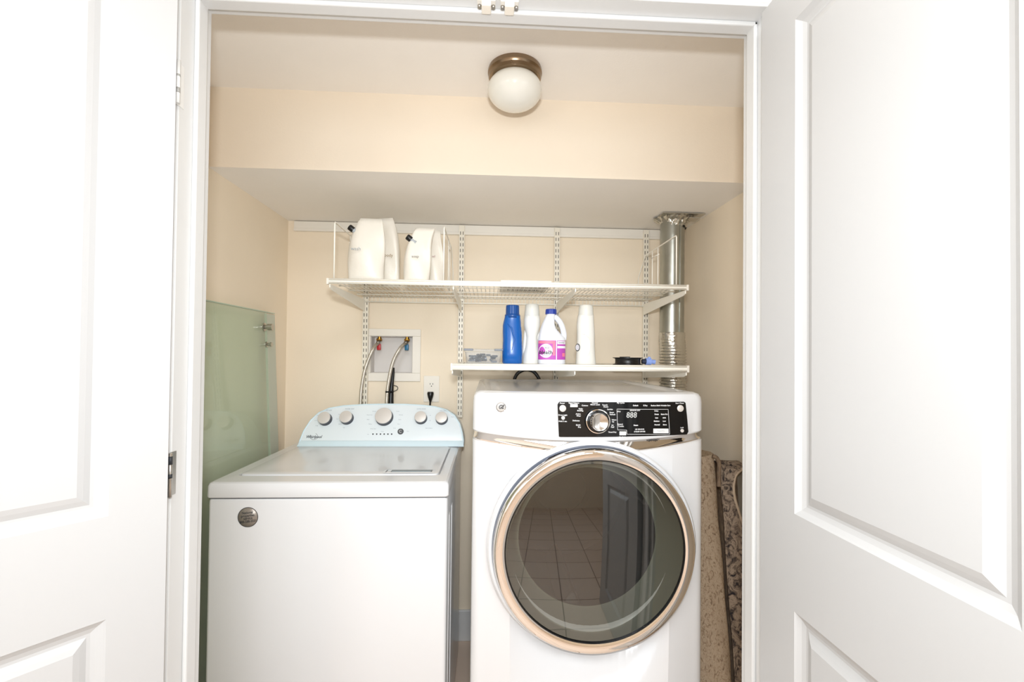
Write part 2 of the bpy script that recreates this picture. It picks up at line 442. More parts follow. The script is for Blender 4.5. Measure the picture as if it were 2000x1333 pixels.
# ------------------------------------------------------------------ ceiling lamp
c = at(1005, 132, 1.40); lx, ly = c.x, 1.375
t = thing('ceiling_lamp', 'flush ceiling lamp with brass collar and white opal globe', 'ceiling lamp', (lx, ly, ZC))
b = MB(); b.lathe([(0.0, 0.0), (0.079, 0.0), (0.081, 0.006), (0.0815, 0.014), (0.077, 0.019), (0.0765, 0.022), (0.0795, 0.024), (0.0775, 0.031), (0.070, 0.035), (0.060, 0.035)], (lx, ly, ZC), (0, 0, -1), 56)
link('collar', b, NICKEL, t, 40)
prof = [(0.060, 0.026)] + [(0.0815 * math.sin(q), 0.063 - 0.054 * math.cos(q)) for q in [R(k) for k in range(50, 181, 8)]]
prof.append((0.0005, 0.117))
b = MB(); b.lathe(prof, (lx, ly, ZC), (0, 0, -1), 56); link('globe', b, OPAL, t, 180)
for k in range(3):
    q = R(20 + 120 * k); b = MB()
    b.tube([(lx + .0765 * math.cos(q), ly + .0765 * math.sin(q), ZC - .027), (lx + .085 * math.cos(q), ly + .085 * math.sin(q), ZC - .027)], 0.003, 8)
    link('thumb_screw', b, NICKEL, t)

# ------------------------------------------------------------------ shelving
STX = [at(717, 600, YB).x, at(901, 600, YB).x, at(1086, 560, YB).x, at(1258, 600, YB).x]
ZTOP = 1.893
m = MB()
z1, z0 = ZS - 0.003, ZS - 0.048
m.box(at(576, 440, YB).x, at(1296, 450, YB).x, YB - 0.012, YB, z0, z1, 0.002)
m.box(at(576, 440, YB).x, at(1296, 450, YB).x, YB - 0.016, YB - 0.010, z0, z0 + 0.012, 0.002)
tag(link('hanging_rail', m, mat('white rail enamel', 'efe9de', 0.3), None), 'long white horizontal hanging rail below the low ceiling at the back wall', 'shelf rail')
zb = [0.98, at(903, 815, YB).z, 1.13, 1.13]
labs = ['leftmost slotted white standard, passing in front of the plumbing box', 'slotted white standard second from left, ending low between the machines',
        'slotted white standard behind the bleach jug, third from left', 'rightmost slotted white standard beside the silver duct']
for i, x in enumerate(STX):
    m = MB(); y1 = YB - 0.012
    m.box(x - 0.0125, x + 0.0125, y1 - 0.014, y1, zb[i], ZTOP - (0.0 if i else 0.0), 0.0015)
    m.mi = 1; z = zb[i] + 0.012
    while z < ZTOP - 0.02:
        for s in (-1, 1):
            m.box(x + s * 0.006 - 0.0014, x + s * 0.006 + 0.0014, y1 - 0.0147, y1 - 0.012, z, z + 0.015)
        z += 0.0265
    tag(link('shelf_standard', m, [STAND, SLOT]), labs[i], 'shelf standard', 'slotted shelf standards on the back wall')

YF = 1.64
def shelf(name, x0, x1, z, label, lip, step=0.0165):
    t = thing(name, label, 'wire shelf', ((x0 + x1) / 2, YF + .25, z))
    m = MB(); r = 0.0016
    x = x0 + 0.006
    while x < x1:
        m.tube([(x, YF + 0.002, z - 0.002), (x, YB - 0.030, z - 0.002)], r, 6); x += step
    for y in (YF + 0.12, YF + 0.24, YF + 0.36):
        m.tube([(x0, y, z - 0.006), (x1, y, z - 0.006)], 0.0026, 6)
    link('wire_deck', m, WIRE, t)
    m = MB(); m.tube([(x0, YF, z - 0.001), (x1, YF, z - 0.001)], 0.0038, 8)
    m.tube([(x0, YF, z - lip), (x1, YF, z - lip)], 0.0038, 8)
    m.box(x0, x1, YF + 0.0005, YF + 0.002, z - lip, z - 0.001)
    link('front_rail', m, WIRE, t)
    m = MB(); m.tube([(x0, YB - 0.030, z - 0.002), (x1, YB - 0.030, z - 0.002)], 0.003, 8)
    m.tube([(x0, YB - 0.030, z - .026), (x1, YB - 0.030, z - .026)], 0.003, 8)
    x = x0 + 0.006
    while x < x1:
        m.tube([(x, YB - 0.030, z - 0.002), (x, YB - 0.030, z - 0.026)], r, 5); x += step
    link('back_rail', m, WIRE, t)
    for xx, s in ((x0, -1), (x1, 1)):
        m = MB(); m.box(xx - 0.004, xx + 0.004, YF - 0.005, YF + 0.010, z - lip - 0.006, z + 0.003, 0.002); link('end_cap', m, PLATE, t)
    return t
ZU = 1.562; ZL = 1.268
XU0, XU1 = at(640, 545, 1.64).x, at(1347, 555, 1.64).x - .008
XL0, XL1 = at(882, 716, 1.64).x, at(1348, 720, 1.64).x - .008
shelf('wire_shelf', XU0, XU1, ZU, 'upper long white wire shelf holding the pouches', 0.013)
shelf('wire_shelf', XL0, XL1, ZL, 'lower shorter white wire shelf holding the bottles', 0.017)
def bracket(x, z, hgt, label, dx=0.0):
    m = MB()
    yb = YB - 0.028; yf = YF + 0.004
    prof = [(yf, z), (yf, z - 0.012), (yf + 0.02, z - 0.018), (yb - 0.04, z - hgt * 0.93), (yb, z - hgt), (yb, z)]
    m.prism([(x - 0.002 + dx, y, zz) for y, zz in prof], (0.004, 0, 0), 0.0006, 1)
    tt = tag(link('shelf_bracket', m, WIRE), label, 'shelf bracket', 'white brackets under the wire shelves')
    return tt
for i, (nm) in enumerate(['bracket under the left end of the upper wire shelf', 'upper shelf bracket above the clear storage box',
                          'upper shelf bracket above the bleach jug', 'deep white bracket under the right end of the upper shelf']):
    x = STX[i]
    if i == 0: x = XU0 + .006
    if i == 3: x = XU1 - .005
    bracket(x, ZU - 0.017, 0.052, nm)
for i, nm in ((1, 'bracket under the left end of the lower shelf'), (2, 'middle bracket under the lower shelf above the dryer'),
              (3, 'bracket under the right end of the lower shelf beside the duct')):
    bracket(STX[i] if i < 3 else XL1 - .004, ZL - 0.022, 0.043, nm)

# wire dividers standing across the upper shelf
def divider(x, h, label, y0=1.655):
    t = thing('shelf_divider', label, 'shelf divider', (x, 1.85, ZU), 'wire dividers on the upper shelf')
    m = MB(); r = 0.0026
    m.tube([(x, y0, ZU), (x, y0, ZU + h - 0.006), (x, y0 + 0.004, ZU + h), (x, 1.99, ZU + h), (x, 2.085, ZU + h * 0.55), (x, 2.085, ZU)], r, 8)
    link('frame_wire', m, WIRE, t)
    for y in (1.84, 1.905):
        m = MB(); m.tube([(x, y, ZU), (x, y, ZU + h)], 0.0021, 8); link('upright_wire', m, WIRE, t)
    m = MB(); m.tube([(x, 1.83, ZU + h - .03), (x, 1.915, ZU + h - .03)], 0.0021, 8); link('cross_wire', m, WIRE, t)
divider(-0.548, 0.205, 'white wire divider at the left end of the upper shelf')
divider(-0.163, 0.197, 'white wire divider just right of the refill pouches')
divider(0.686, 0.186, 'white wire divider in front of the silver duct')

# ------------------------------------------------------------------ refill pouches
def pouch(pxl, pxr, pyt, pyb, Y, label, topl, topr, depth=0.05, cap=None, text=None, skew=0.0, ymid=0.0, seed=1):
    """stand-up film pouch: flat sealed top, bellied bottom"""
    bl, br = at(pxl, pyb, Y).x, at(pxr, pyb, Y).x
    zt = at((topl + topr) / 2, pyt, Y).z; z0 = ZU + 0.002
    tl, tr = at(topl, pyt, Y).x, at(topr, pyt, Y).x
    rnd = random.Random(seed)
    t = thing('refill_pouch', label, 'pouch', ((bl + br) / 2, Y, z0), 'white refill pouches on the upper shelf')
    m = MB(); L = []; n = 24; rows = 14
    for j in range(rows + 1):
        v = j / rows
        l = bl + (tl - bl) * v ** 3.2; r_ = br + (tr - br) * v ** 2.0
        l += 0.004 * math.sin(v * 5 + seed); r_ += 0.004 * math.sin(v * 6 + seed * 2)
        d = depth * (0.5 * (1 - v) ** 0.7 + 0.25 * math.sin(PI * min(1, v * 1.1))) + 0.0015
        loop = []
        for k in range(n):
            q = 2 * PI * k / n; cx_, sx_ = math.cos(q), math.sin(q)
            wv = 0.0065 * math.sin(3 * q + 4 * v + seed) * math.sin(PI * v) + rnd.uniform(-.0006, .0006)
            x = (l + r_) / 2 + (r_ - l) / 2 * (abs(cx_) ** 0.8) * (1 if cx_ > 0 else -1)
            y = Y + ymid * v + (d * (abs(sx_) ** 0.9) * (1 if sx_ > 0 else -1)) + wv
            zz = z0 + (zt - z0) * v + (skew * (x - tl) * v)
            loop.append((x, y, zz))
        L.append(loop)
    m.loops(L, True, True); link('film', m, POUCH, t, 180)
    if cap:
        p = at(cap[0], cap[1], Y - 0.01); d = Vector((-0.75, -0.15, 0.55)).normalized()
        e = p - d * 0.022
        s = MB(); s.tube([e - d * 0.012, e, e + d * 0.010], [0.0115, 0.0085, 0.0085], 12); sp = link('spout', s, mat('grey spout', 'aeb4b8', 0.3), t, 40)
        s = MB(); s.lathe([(0.0, 0.0), (0.0105, 0.0), (0.011, 0.002), (0.011, 0.016), (0.0095, 0.019), (0, 0.019)], e + d * 0.008, d, 20)
        link('cap', s, BLACK, t, 40)
    if text:
        for body, tx, ty, size, mt, dep in text:
            q = at(tx, ty, Y - dep); s = MB()
            add_text(s, body, size, lambda u, v: q + Vector((u, 0, v)))
            link('lettering', s, mt, t)
    return t
pouch(748, 783, 428, 541, 1.80, 'narrow white pouch with brown lettering behind the tall capped pouch', 740, 768, 0.035, skew=.10,
      text=[('body', 759, 499, 0.016, mat('brown print', '8a6a3c', 0.6), 0.036)], seed=5)
pouch(679, 752, 427, 540, 1.70, 'tall wide white refill pouch with black spout cap at the left', 702, 748, 0.05, cap=(684, 445),
      text=[('wash', 695, 486, 0.017, GREYPRINT, 0.052)], skew=-0.03, seed=2)
pouch(836, 867, 450, 543, 1.80, 'narrow white pouch with small red print beside the wire divider', 846, 862, 0.035,
      text=[('oil', 847, 501, 0.012, mat('dull red print', '8d4a52', 0.6), 0.034)], seed=9)
pouch(789, 838, 446, 542, 1.70, 'slim white refill pouch with black spout cap in the middle', 810, 851, 0.04, cap=(797, 464),
      text=[('soap', 811, 501, 0.014, INK, 0.043)], seed=3)

# flat booklet lying on the upper shelf
bx0, bx1 = at(977, 548, 1.76).x, at(1072, 548, 1.76).x
t = thing('paper_pad', 'flat white pad with grey print lying on the upper wire shelf', 'paper pad', ((bx0 + bx1) / 2, 1.78, ZU))
m = MB(); m.box(bx0, bx1, 1.68, 1.90, ZU + 0.0005, ZU + 0.014, 0.001); link('pages', m, PLATE, t)
m = MB(); 
for k in range(13):
    x = bx0 + 0.030 + k * 0.0095
    m.box(x, x + 0.0065, 1.79, 1.838, ZU - 0.0003, ZU + 0.0004)
link('print', m, [DGREY], t)

# ------------------------------------------------------------------ bottles on the lower shelf
ZB_ = ZL + 0.0015
def body_loops(rows, cx, cy, n=28, p=2.6):
    """rows: (z, half width left, half width right, half depth)"""
    L = []
    for z, l, r_, d in rows:
        lp = []
        for k in range(n):
            q = 2 * PI * k / n; c_, s_ = math.cos(q), math.sin(q)
            ww = r_ if c_ > 0 else l
            lp.append((cx + ww * (abs(c_) ** (2 / p)) * (1 if c_ > 0 else -1), cy + d * (abs(s_) ** (2 / p)) * (1 if s_ > 0 else -1), z))
        L.append(lp)
    return L
def ribbed_cap(m, cx, cy, z0, z1, r, n=48, taper=0.95):
    L = []
    for z, s in ((z0, 1.0), (z1 - 0.003, taper), (z1, taper * 0.95)):
        L.append([(cx + r * s * (1 + 0.025 * (k % 2)) * math.cos(2 * PI * k / n), cy + r * s * (1 + 0.025 * (k % 2)) * math.sin(2 * PI * k / n), z) for k in range(n)])
    m.loops(L, True, True, smooth=False)
# blue detergent
Yb = 1.75; cx = at(1001, 660, Yb).x; k = Yb / 900
t = thing('detergent_bottle', 'dark blue detergent bottle with ribbed blue cap', 'bottle', (cx, Yb, ZB_), 'laundry bottles on the lower shelf')
m = MB(); H = 92 * k
rows = [(0, 18, 18, 15), (2, 19.5, 19.5, 17), (20, 20, 20, 18), (45, 19, 19, 17), (60, 19.5, 18.5, 16), (74, 19.5, 16.5, 15), (82, 18, 16, 14), (90, 16, 15, 14), (93, 15, 15, 14), (93.5, 12, 12, 12)]
m.loops(body_loops([(ZB_ + z * k, a_ * k, b_ * k, d * k) for z, a_, b_, d in rows], cx, Yb), True, True); link('body', m, BLUE, t, 60)
m = MB()
m.tube([(cx - .022, Yb - .032, ZB_ + .150), (cx - .006, Yb - .0365, ZB_ + .135), (cx + .004, Yb - .0375, ZB_ + .09), (cx - .004, Yb - .038, ZB_ + .05)], [.001, .003, .003, .001], 8)
link('grip_ridge', m, BLUE, t, 60)
m = MB(); ribbed_cap(m, cx - .001, Yb, ZB_ + 93 * k, ZB_ + 114 * k, 13.2 * k)
m.lathe([(15.2 * k, 0), (15.2 * k, 6 * k), (13 * k, 8 * k)], (cx - .001, Yb, ZB_ + 89 * k), (0, 0, 1), 32, True, True); link('cap', m, BLUECAP, t)
# white softener bottle, waisted
def white_bottle(px, label, rows, caprow, Yb, hs):
    k = Yb / 900; cx = at(px, 660, Yb).x
    t = thing('softener_bottle', label, 'bottle', (cx, Yb, ZB_), 'laundry bottles on the lower shelf')
    m = MB(); m.loops(body_loops([(ZB_ + z * k, a_ * k, b_ * k, d * k) for z, a_, b_, d in rows], cx, Yb, p=2.3), True, True); link('body', m, HDPE, t, 60)
    m = MB(); m.lathe([(r_ * k, z * k) for r_, z in caprow], (cx + hs * k, Yb, ZB_), (0, 0, 1), 36, True, True); link('cap', m, mat('milky cap', 'e9e8e0', 0.35), t, 40)
    return t, cx, k
t, cx, k = white_bottle(1038.5, 'plain white waisted softener bottle between the blue bottle and bleach jug',
    [(0, 17, 17, 14), (2, 18, 18, 15), (18, 17, 17, 15), (34, 12.5, 12.5, 12), (52, 11, 11, 11), (64, 13.5, 14, 13), (74, 16, 16.5, 14), (86, 16, 16.5, 14), (93, 14.8, 15, 14), (94, 13, 13, 12)],
    [(14.6, 92), (15, 94), (13.4, 114), (11.5, 116.5), (3, 117)], 1.79, 0)
m = MB()
for s in (-1, 1):
    m.tube([(cx + s * 14.5 * k, 1.79, ZB_ + 6 * k), (cx + s * 15 * k, 1.79, ZB_ + 24 * k), (cx + s * 13 * k, 1.79, ZB_ + 48 * k), (cx + s * 12.5 * k, 1.79, ZB_ + 66 * k)], [.004, .0075, .0075, .004], 8)
link('side_wing', m, HDPE, t, 60)
t, cx, k = white_bottle(1143.5, 'plain white tall softener bottle with side grip, standing alone right of the bleach',
    [(0, 18, 20, 15), (2, 19, 21, 16), (14, 18, 19.5, 16), (35, 17, 18, 15.5), (60, 17, 18, 15), (76, 17.5, 17, 14.5), (90, 16.2, 16, 14), (96, 15.2, 16, 14), (97, 13, 13, 12)],
    [(14.8, 95), (15.2, 97), (13.6, 114), (11.5, 116.5), (3, 117)], 1.76, .6)
m = MB(); y = 1.76 - 15.2 * k
m.tube(cat_rom([(cx - 9 * k, y + .002, ZB_ + 60 * k), (cx - 1 * k, y, ZB_ + 56 * k), (cx + 6 * k, y, ZB_ + 42 * k), (cx + 4 * k, y - .001, ZB_ + 22 * k), (cx - 3 * k, y, ZB_ + 12 * k)], 5), 0.0018, 8)
link('grip_ridge', m, HDPE, t, 60)
m = MB(); q = Vector((cx - 16.6 * k, 1.76 - 6.0 * k, ZB_ + 33 * k)); nd = Vector((-0.90, -0.44, 0)).normalized(); ud = Vector((-nd.y, nd.x, 0)) * 1
m.lathe([(.0145, 0), (.0145, .0008)], q, nd, 24, True, True); m.lathe([(.0115, .0008), (.0115, .0014)], q, nd, 24, True, True)
for f in list(m.bm.faces)[26:]: f.material_index = 1
link('side_label', m, [INK, LABELW], t)
# bleach jug with handle
Yb = 1.72; k = Yb / 900; cx = at(1077, 680, Yb).x
t = thing('bleach_jug', 'white bleach jug with pink and purple label and blue cap', 'bottle', (cx, Yb, ZB_), 'laundry bottles on the lower shelf')
m = MB()
rows = [(0, 25, 25.5, 17), (2, 26.5, 27, 18), (20, 27, 27, 18), (46, 27, 27, 18), (52, 26, 26, 17), (60, 24.5, 17, 16), (70, 22, 8, 14), (80, 18.5, 5, 12), (90, 14, 5, 11), (97, 10.5, 6, 10), (100, 9.5, 6, 9), (103, 9, 7, 9)]
m.loops(body_loops([(ZB_ + z * k, a_ * k, b_ * k, d * k) for z, a_, b_, d in rows], cx, Yb, p=2.7), True, True)
link('body', m, HDPE2, t, 60)
m = MB()
hp = [(2, 94), (9, 91), (17, 82), (22, 70), (24.5, 58), (24, 48)]
m.tube(cat_rom([(cx + u * k, Yb, ZB_ + v * k) for u, v in hp], 5), 0.0108, 12); link('handle', m, HDPE2, t, 60)
m = MB(); ribbed_cap(m, cx - 1.5 * k, Yb, ZB_ + 98 * k, ZB_ + 108 * k, 11 * k); link('cap', m, BLEACHCAP, t)
def jug_label(x0, x1, z0, z1, mt, off, name='label'):
    m = MB(); n = 24; pts = []
    W_, D_ = 27 * k + off, 18 * k + off; pw = 2.7
    for i in range(n + 1):
        x = x0 + (x1 - x0) * i / n; u = min(0.999, abs(x) / W_)
        y = D_ * (1 - u ** pw) ** (1 / pw); pts.append((cx + x, Yb - y))
    m.loops([[(x, y, z0) for x, y in pts], [(x, y, z1) for x, y in pts]], closed=False); return link(name, m, mt, t)
z0, z1 = ZB_ + 9 * k, ZB_ + 46 * k
jug_label(-26.8 * k, 26.8 * k, z0, z1, MAGENTA, 0.0004)
jug_label(-26.5 * k, 5 * k, z0 + 31 * k, z1 - 1 * k, PINK, 0.0008)
jug_label(0 * k, 5 * k, z0 + 8 * k, z0 + 33 * k, PINK, 0.0008)
jug_label(6.5 * k, 8.2 * k, z0, z1, LABELW, 0.001)
jug_label(9 * k, 26 * k, z0 + 22 * k, z0 + 26.5 * k, LABELW, 0.001)
jug_label(9 * k, 26 * k, z0 + 30 * k, z0 + 36 * k, LABELW, 0.001)
jug_label(19 * k, 25 * k, z0 + 6 * k, z0 + 13 * k, PINK, 0.001)
def jug_pt(u, v, off=0.0014):
    W_, D_ = 27 * k + off, 18 * k + off; uu = min(.995, abs(u) / W_)
    return Vector((cx + u, Yb - D_ * (1 - uu ** 2.7) ** (1 / 2.7), v))
m = MB(); cu_, cv_ = -13 * k, z0 + 17 * k
vs = [m.bm.verts.new(jug_pt(cu_ + 13 * k * math.cos(q), cv_ + 13.5 * k * math.sin(q), 0.0010)) for q in [2 * PI * i / 40 for i in range(40)]]
c0 = m.bm.verts.new(jug_pt(cu_, cv_, 0.0010))
for i in range(40): m.face([c0, vs[i], vs[(i + 1) % 40]])
link('label_disc', m, LABELW, t)
m = MB(); add_text(m, 'bleach', 0.019, lambda u, v: jug_pt(cu_ + 0.000 + u, cv_ - .006 + v), bold=0.0004)
add_text(m, 'eco', 0.011, lambda u, v: jug_pt(cu_ + .004 + u, cv_ + .012 + v)); link('lettering', m, INK, t)
m = MB(); add_text(m, 'sensitive', 0.008, lambda u, v: jug_pt(cu_ + u, cv_ - .018 + v)); link('lettering', m, MAGENTA, t)
m = MB(); add_text(m, 'lavender', 0.0085, lambda u, v: jug_pt(17.5 * k + u, z0 + 33 * k + v), wide=.8); link('lettering', m, INK, t)

# clear box with grey clips
x0, x1 = at(907, 700, 1.72).x, at(981, 700, 1.72).x; y0, y1 = 1.665, 1.80; zz = ZB_ + 0.054
t = thing('storage_box', 'small clear plastic box with grey clips and dark contents', 'storage box', ((x0 + x1) / 2, 1.73, ZB_))
m = MB()
def rr(x0, x1, y0, y1, z, r, n=5):
    P = []
    for cx_, cy_, a0 in ((x1 - r, y0 + r, -90), (x1 - r, y1 - r, 0), (x0 + r, y1 - r, 90), (x0 + r, y0 + r, 180)):
        for i in range(n): q = R(a0 + 90 * i / (n - 1)); P.append((cx_ + r * math.cos(q), cy_ + r * math.sin(q), z))
    return P
m.loops([rr(x0 + .010, x1 - .010, y0 + .010, y1 - .010, ZB_ + .001, .01), rr(x0 + .004, x1 - .004, y0 + .004, y1 - .004, zz - .012, .012), rr(x0, x1, y0, y1, zz - .010, .014)], cap0=True)
link('tub', m, BOXCLEAR, t, 40)
m = MB(); m.loops([rr(x0 - .001, x1 + .001, y0 - .001, y1 + .001, zz - .009, .014), rr(x0, x1, y0, y1, zz - .002, .014), rr(x0 + .008, x1 - .008, y0 + .008, y1 - .008, zz, .012)], cap1=True)
link('lid', m, BOXCLEAR, t, 40)
for xa, xb in ((x0 + .000, x0 + .034), (x1 - .030, x1 + .001)):
    m = MB(); m.box(xa, xb, y0 - .003, y0 + .004, zz - .007, zz + .0005, .0015); link('clip', m, mat('grey clip', '6f747c', 0.4), t)
    
tt = thing('hardware_bits', 'dark grey parts heaped inside the clear storage box', 'hardware', ((x0 + x1) / 2, 1.73, ZB_ + .003))
m = MB(); rnd = random.Random(4)
for i in range(46):
    u = rnd.uniform(x0 + .024, x1 - .024); v = rnd.uniform(y0 + .020, y1 - .022); h_ = rnd.uniform(.004, .020 + .012 * (1 - abs(u - (x0 + x1) / 2) / .07))
    a_ = rnd.uniform(0, PI); Mx = Matrix.Translation((u, v, ZB_ + h_ + .004)) @ Matrix.Rotation(a_, 4, 'Z') @ Matrix.Rotation(rnd.uniform(-.6, .6), 4, 'X')
    m.mi = i % 2; m.box(-.010, .010, -.004, .004, -.003, .003, .001, 1, Mx)
o = link('piece', m, [DGREY, mat('mid grey metal', '8b9097', 0.4, metal=.4)], tt); o['kind'] = 'stuff'

# black spool
cx, cy = at(1226, 705, 1.74).x, 1.74; r = 0.056
t = thing('tape_spool', 'low black plastic spool lying on the lower shelf', 'spool', (cx, cy, ZB_))
m = MB(); m.lathe([(.0, 0), (r, 0), (r, .0025), (r * .88, .0035), (r * .84, .007), (r * .84, .020), (r * .88, .024), (r, .0255), (r, .028), (.02, .028), (.02, .024), (0, .024)], (cx, cy, ZB_), (0, 0, 1), 48)
link('reel', m, BLACK, t, 35)
m = MB(); m.box(cx - .026, cx - .006, cy - .05, cy + .02, ZB_ + .028, ZB_ + .031, .001); link('tab', m, BLACK, t)
# light blue plastic fitting
cx = at(1267, 707, 1.73).x
t = thing('pipe_fitting', 'small light blue plastic fitting with black end on the lower shelf', 'fitting', (cx, 1.73, ZB_))
m = MB(); zc = ZB_ + .0135
m.tube([(cx - .012, 1.73, zc), (cx + .008, 1.73, zc)], .0135, 14); m.tube([(cx + .008, 1.73, zc), (cx + .024, 1.73, zc - .002)], [.008, .009], 12)
m.box(cx - .003, cx + .006, 1.724, 1.736, zc + .008, zc + .018, .002); link('body', m, BLUEBIT, t, 40)
m = MB(); m.tube([(cx - .027, 1.73, zc), (cx - .012, 1.73, zc)], [.009, .0105], 12); link('end_cap', m, mat('navy end', '1d2740', .4), t, 40)

# ------------------------------------------------------------------ exhaust duct
dx, dy, dr_ = at(1313, 500, 1.94).x, 1.94, 0.050
t = thing('exhaust_duct', 'silver dryer exhaust duct rising to the low ceiling', 'duct', (dx, dy, 1.0))
m = MB(); zj = at(1312, 648, 1.85).z
P = []
for i in range(40):
    z = zj - 0.03 + (ZS - zj + 0.03) * i / 39; P.append((dr_ + (0.001 if abs(z - 1.66) < .008 else 0), z))
m.lathe([(r_, z) for r_, z in P], (dx, dy, 0), (0, 0, 1), 40)
m.box(dx + .012, dx + .020, dy - dr_ - .002, dy - dr_ + .006, zj, ZS - .02, .001)
link('rigid_pipe', m, GALV, t, 50)
m = MB(); rnd = random.Random(3); L = []
n = 40; z = zj + .002; zlow = 1.05
nz = 110
for i in range(nz):
    v = i / (nz - 1); z = zj + (zlow - zj) * v
    ridge = 0.0035 * math.sin(2 * PI * (zj - z) / 0.0125) * min(1, max(0, (v - .12) * 6))
    L.append([(dx + .006 * math.sin(v * 3) + (dr_ + .003 + ridge + rnd.uniform(-.0016, .0016)) * math.cos(2 * PI * k_ / n), dy + (dr_ + .003 + ridge + rnd.uniform(-.0016, .0016)) * math.sin(2 * PI * k_ / n), z) for k_ in range(n)])
m.loops(L, smooth=True); link('foil_hose', m, FOIL, t)
m = MB(); rnd = random.Random(8); n = 44; L = []
for r_, z in ((dr_ + .002, ZS - .045), (dr_ + .003, ZS - .030), (dr_ + .006, ZS - .020), (dr_ + .016, ZS - .012), (dr_ + .030, ZS - .004)):
    L.append([(dx + .006 + (r_ + rnd.uniform(-.006, .006) * (r_ > dr_ + .005)) * math.cos(2 * PI * q / n) * (1.12 if r_ > dr_ + .01 else 1), dy + (r_ + rnd.uniform(-.004, .004)) * math.sin(2 * PI * q / n), z + rnd.uniform(-.005, .003)) for q in range(n)])
m.loops(L, smooth=False)
m.box(dx - .074, dx + .105, dy - .086, dy - .030, ZS - .007, ZS - .004, M=None)
m.box(dx + .045, dx + .090, dy - .070, dy - .02, ZS - .020, ZS - .016)
link('foil_tape', m, FOIL, t)

# ------------------------------------------------------------------ plumbing box
x0, x1 = at(709, 690, YB).x, at(822, 690, YB).x; z1, z0 = at(765, 643, YB).z, at(765, 745, YB).z
ix0, ix1 = at(724, 690, YB).x, at(806, 690, YB).x; iz1, iz0 = at(765, 657, YB).z, at(765, 729, YB).z
t = thing('washer_outlet_box', 'white recessed plumbing box with red and blue valves', 'plumbing box', ((x0 + x1) / 2, YB, (z0 + z1) / 2))
m = MB(); yo = YB - .010
m.box(x0, x1, yo, YB, iz1, z1, .002); m.box(x0, x1, yo, YB, z0, iz0, .002); m.box(x0, ix0, yo, YB, iz0, iz1, .002); m.box(ix1, x1, yo, YB, iz0, iz1, .002)
link('frame', m, PLATE, t)
m = MB(); m.box(ix0, ix1, YB + .062, YB + .066, iz0, iz1)
m.box(ix0, ix0 + .002, YB, YB + .064, iz0, iz1); m.box(ix1 - .002, ix1, YB, YB + .064, iz0, iz1); m.box(ix0, ix1, YB, YB + .064, iz0, iz0 + .002); m.box(ix0, ix1, YB, YB + .064, iz1 - .002, iz1)
link('back_panel', m, mat('pale grey box plastic', 'dcd6d0', .45), t)
valv = []; YV = YB + .022
for px_, mt, nm in ((741, RED, 'red hot water valve'), (795, TEAL, 'blue cold water valve')):
    vx = at(px_, 675, YV).x; zt = iz1 + .004
    m = MB(); m.tube([(vx, YV, zt), (vx, YV, zt - .030)], .008, 14); m.tube([(vx - .012, YV - .002, zt - .020), (vx + .012, YV - .002, zt - .020)], .006, 12)
    vv = plab(link('valve', m, BRASS, t, 40), nm)
    m = MB(); m.box(vx - .009, vx + .009, YV - .014, YV - .002, zt - .068, zt - .040, .003); m.tube([(vx, YV - .006, zt - .045), (vx, YV - .004, zt - .026)], .005, 10)
    link('handle', m, mt, vv, 40)
    valv.append((vx, zt))
def hose(name, label, pts, r, mt, cat='hose'):
    m = MB(); m.tube(cat_rom(pts, 8), r, 12); return tag(link(name, m, mt, None, 60), label, cat)
g = 'braided water hoses behind the washer'
def supply(vi, pxs, label):
    vx, zt = valv[vi]
    pts = [(vx - .003, YV - .012, zt - .034)] + [at(a_, b_, y_) for a_, b_, y_ in pxs]
    t = thing('water_hose', label, 'hose', pts[0], g)
    pts = [Vector(p) for p in pts]
    pts.append(Vector((pts[-1].x, 2.06, 0.85)))
    m = MB(); m.tube(cat_rom(pts, 8), .0072, 14); link('braided_tube', m, BRAID, t, 60)
    m = MB(); d = (pts[1] - pts[0]).normalized(); m.tube([pts[0] + Vector((.004, .004, .006)), pts[0] + d * .012], .0092, 6); link('coupling_nut', m, STEEL, t)
supply(0, [(729, 682, 2.085), (716, 712, 2.075), (708, 745, 2.068), (704, 788, 2.06)], 'braided steel hose running from the red valve down behind the washer')
supply(1, [(782, 680, 2.085), (768, 706, 2.075), (759, 745, 2.068), (755, 788, 2.06)], 'braided steel hose running from the blue valve beside the black drain hose')
t = thing('drain_hose', 'black drain hose with strap behind the washer console', 'hose', at(766, 760, 2.085))
m = MB(); P = [at(769, 719, 2.108), at(768, 728, 2.10), at(766, 745, 2.095), at(764, 762, 2.09), at(763, 790, 2.085), at(763, 860, 2.08)]
m.tube(P, [.004, .0065, .008, .011, .013, .014], 14); link('tube', m, BLACK, t, 60)
m = MB(); m.tube(cat_rom([at(768, 753, 2.078), at(775, 755, 2.078), at(777, 759, 2.078), at(774, 763, 2.078), at(767, 765, 2.078)], 5), .0016, 8)
m.tube([at(753, 766, 2.055), at(768, 766, 2.072)], .0045, 8); link('zip_tie', m, BLACK, t, 60)

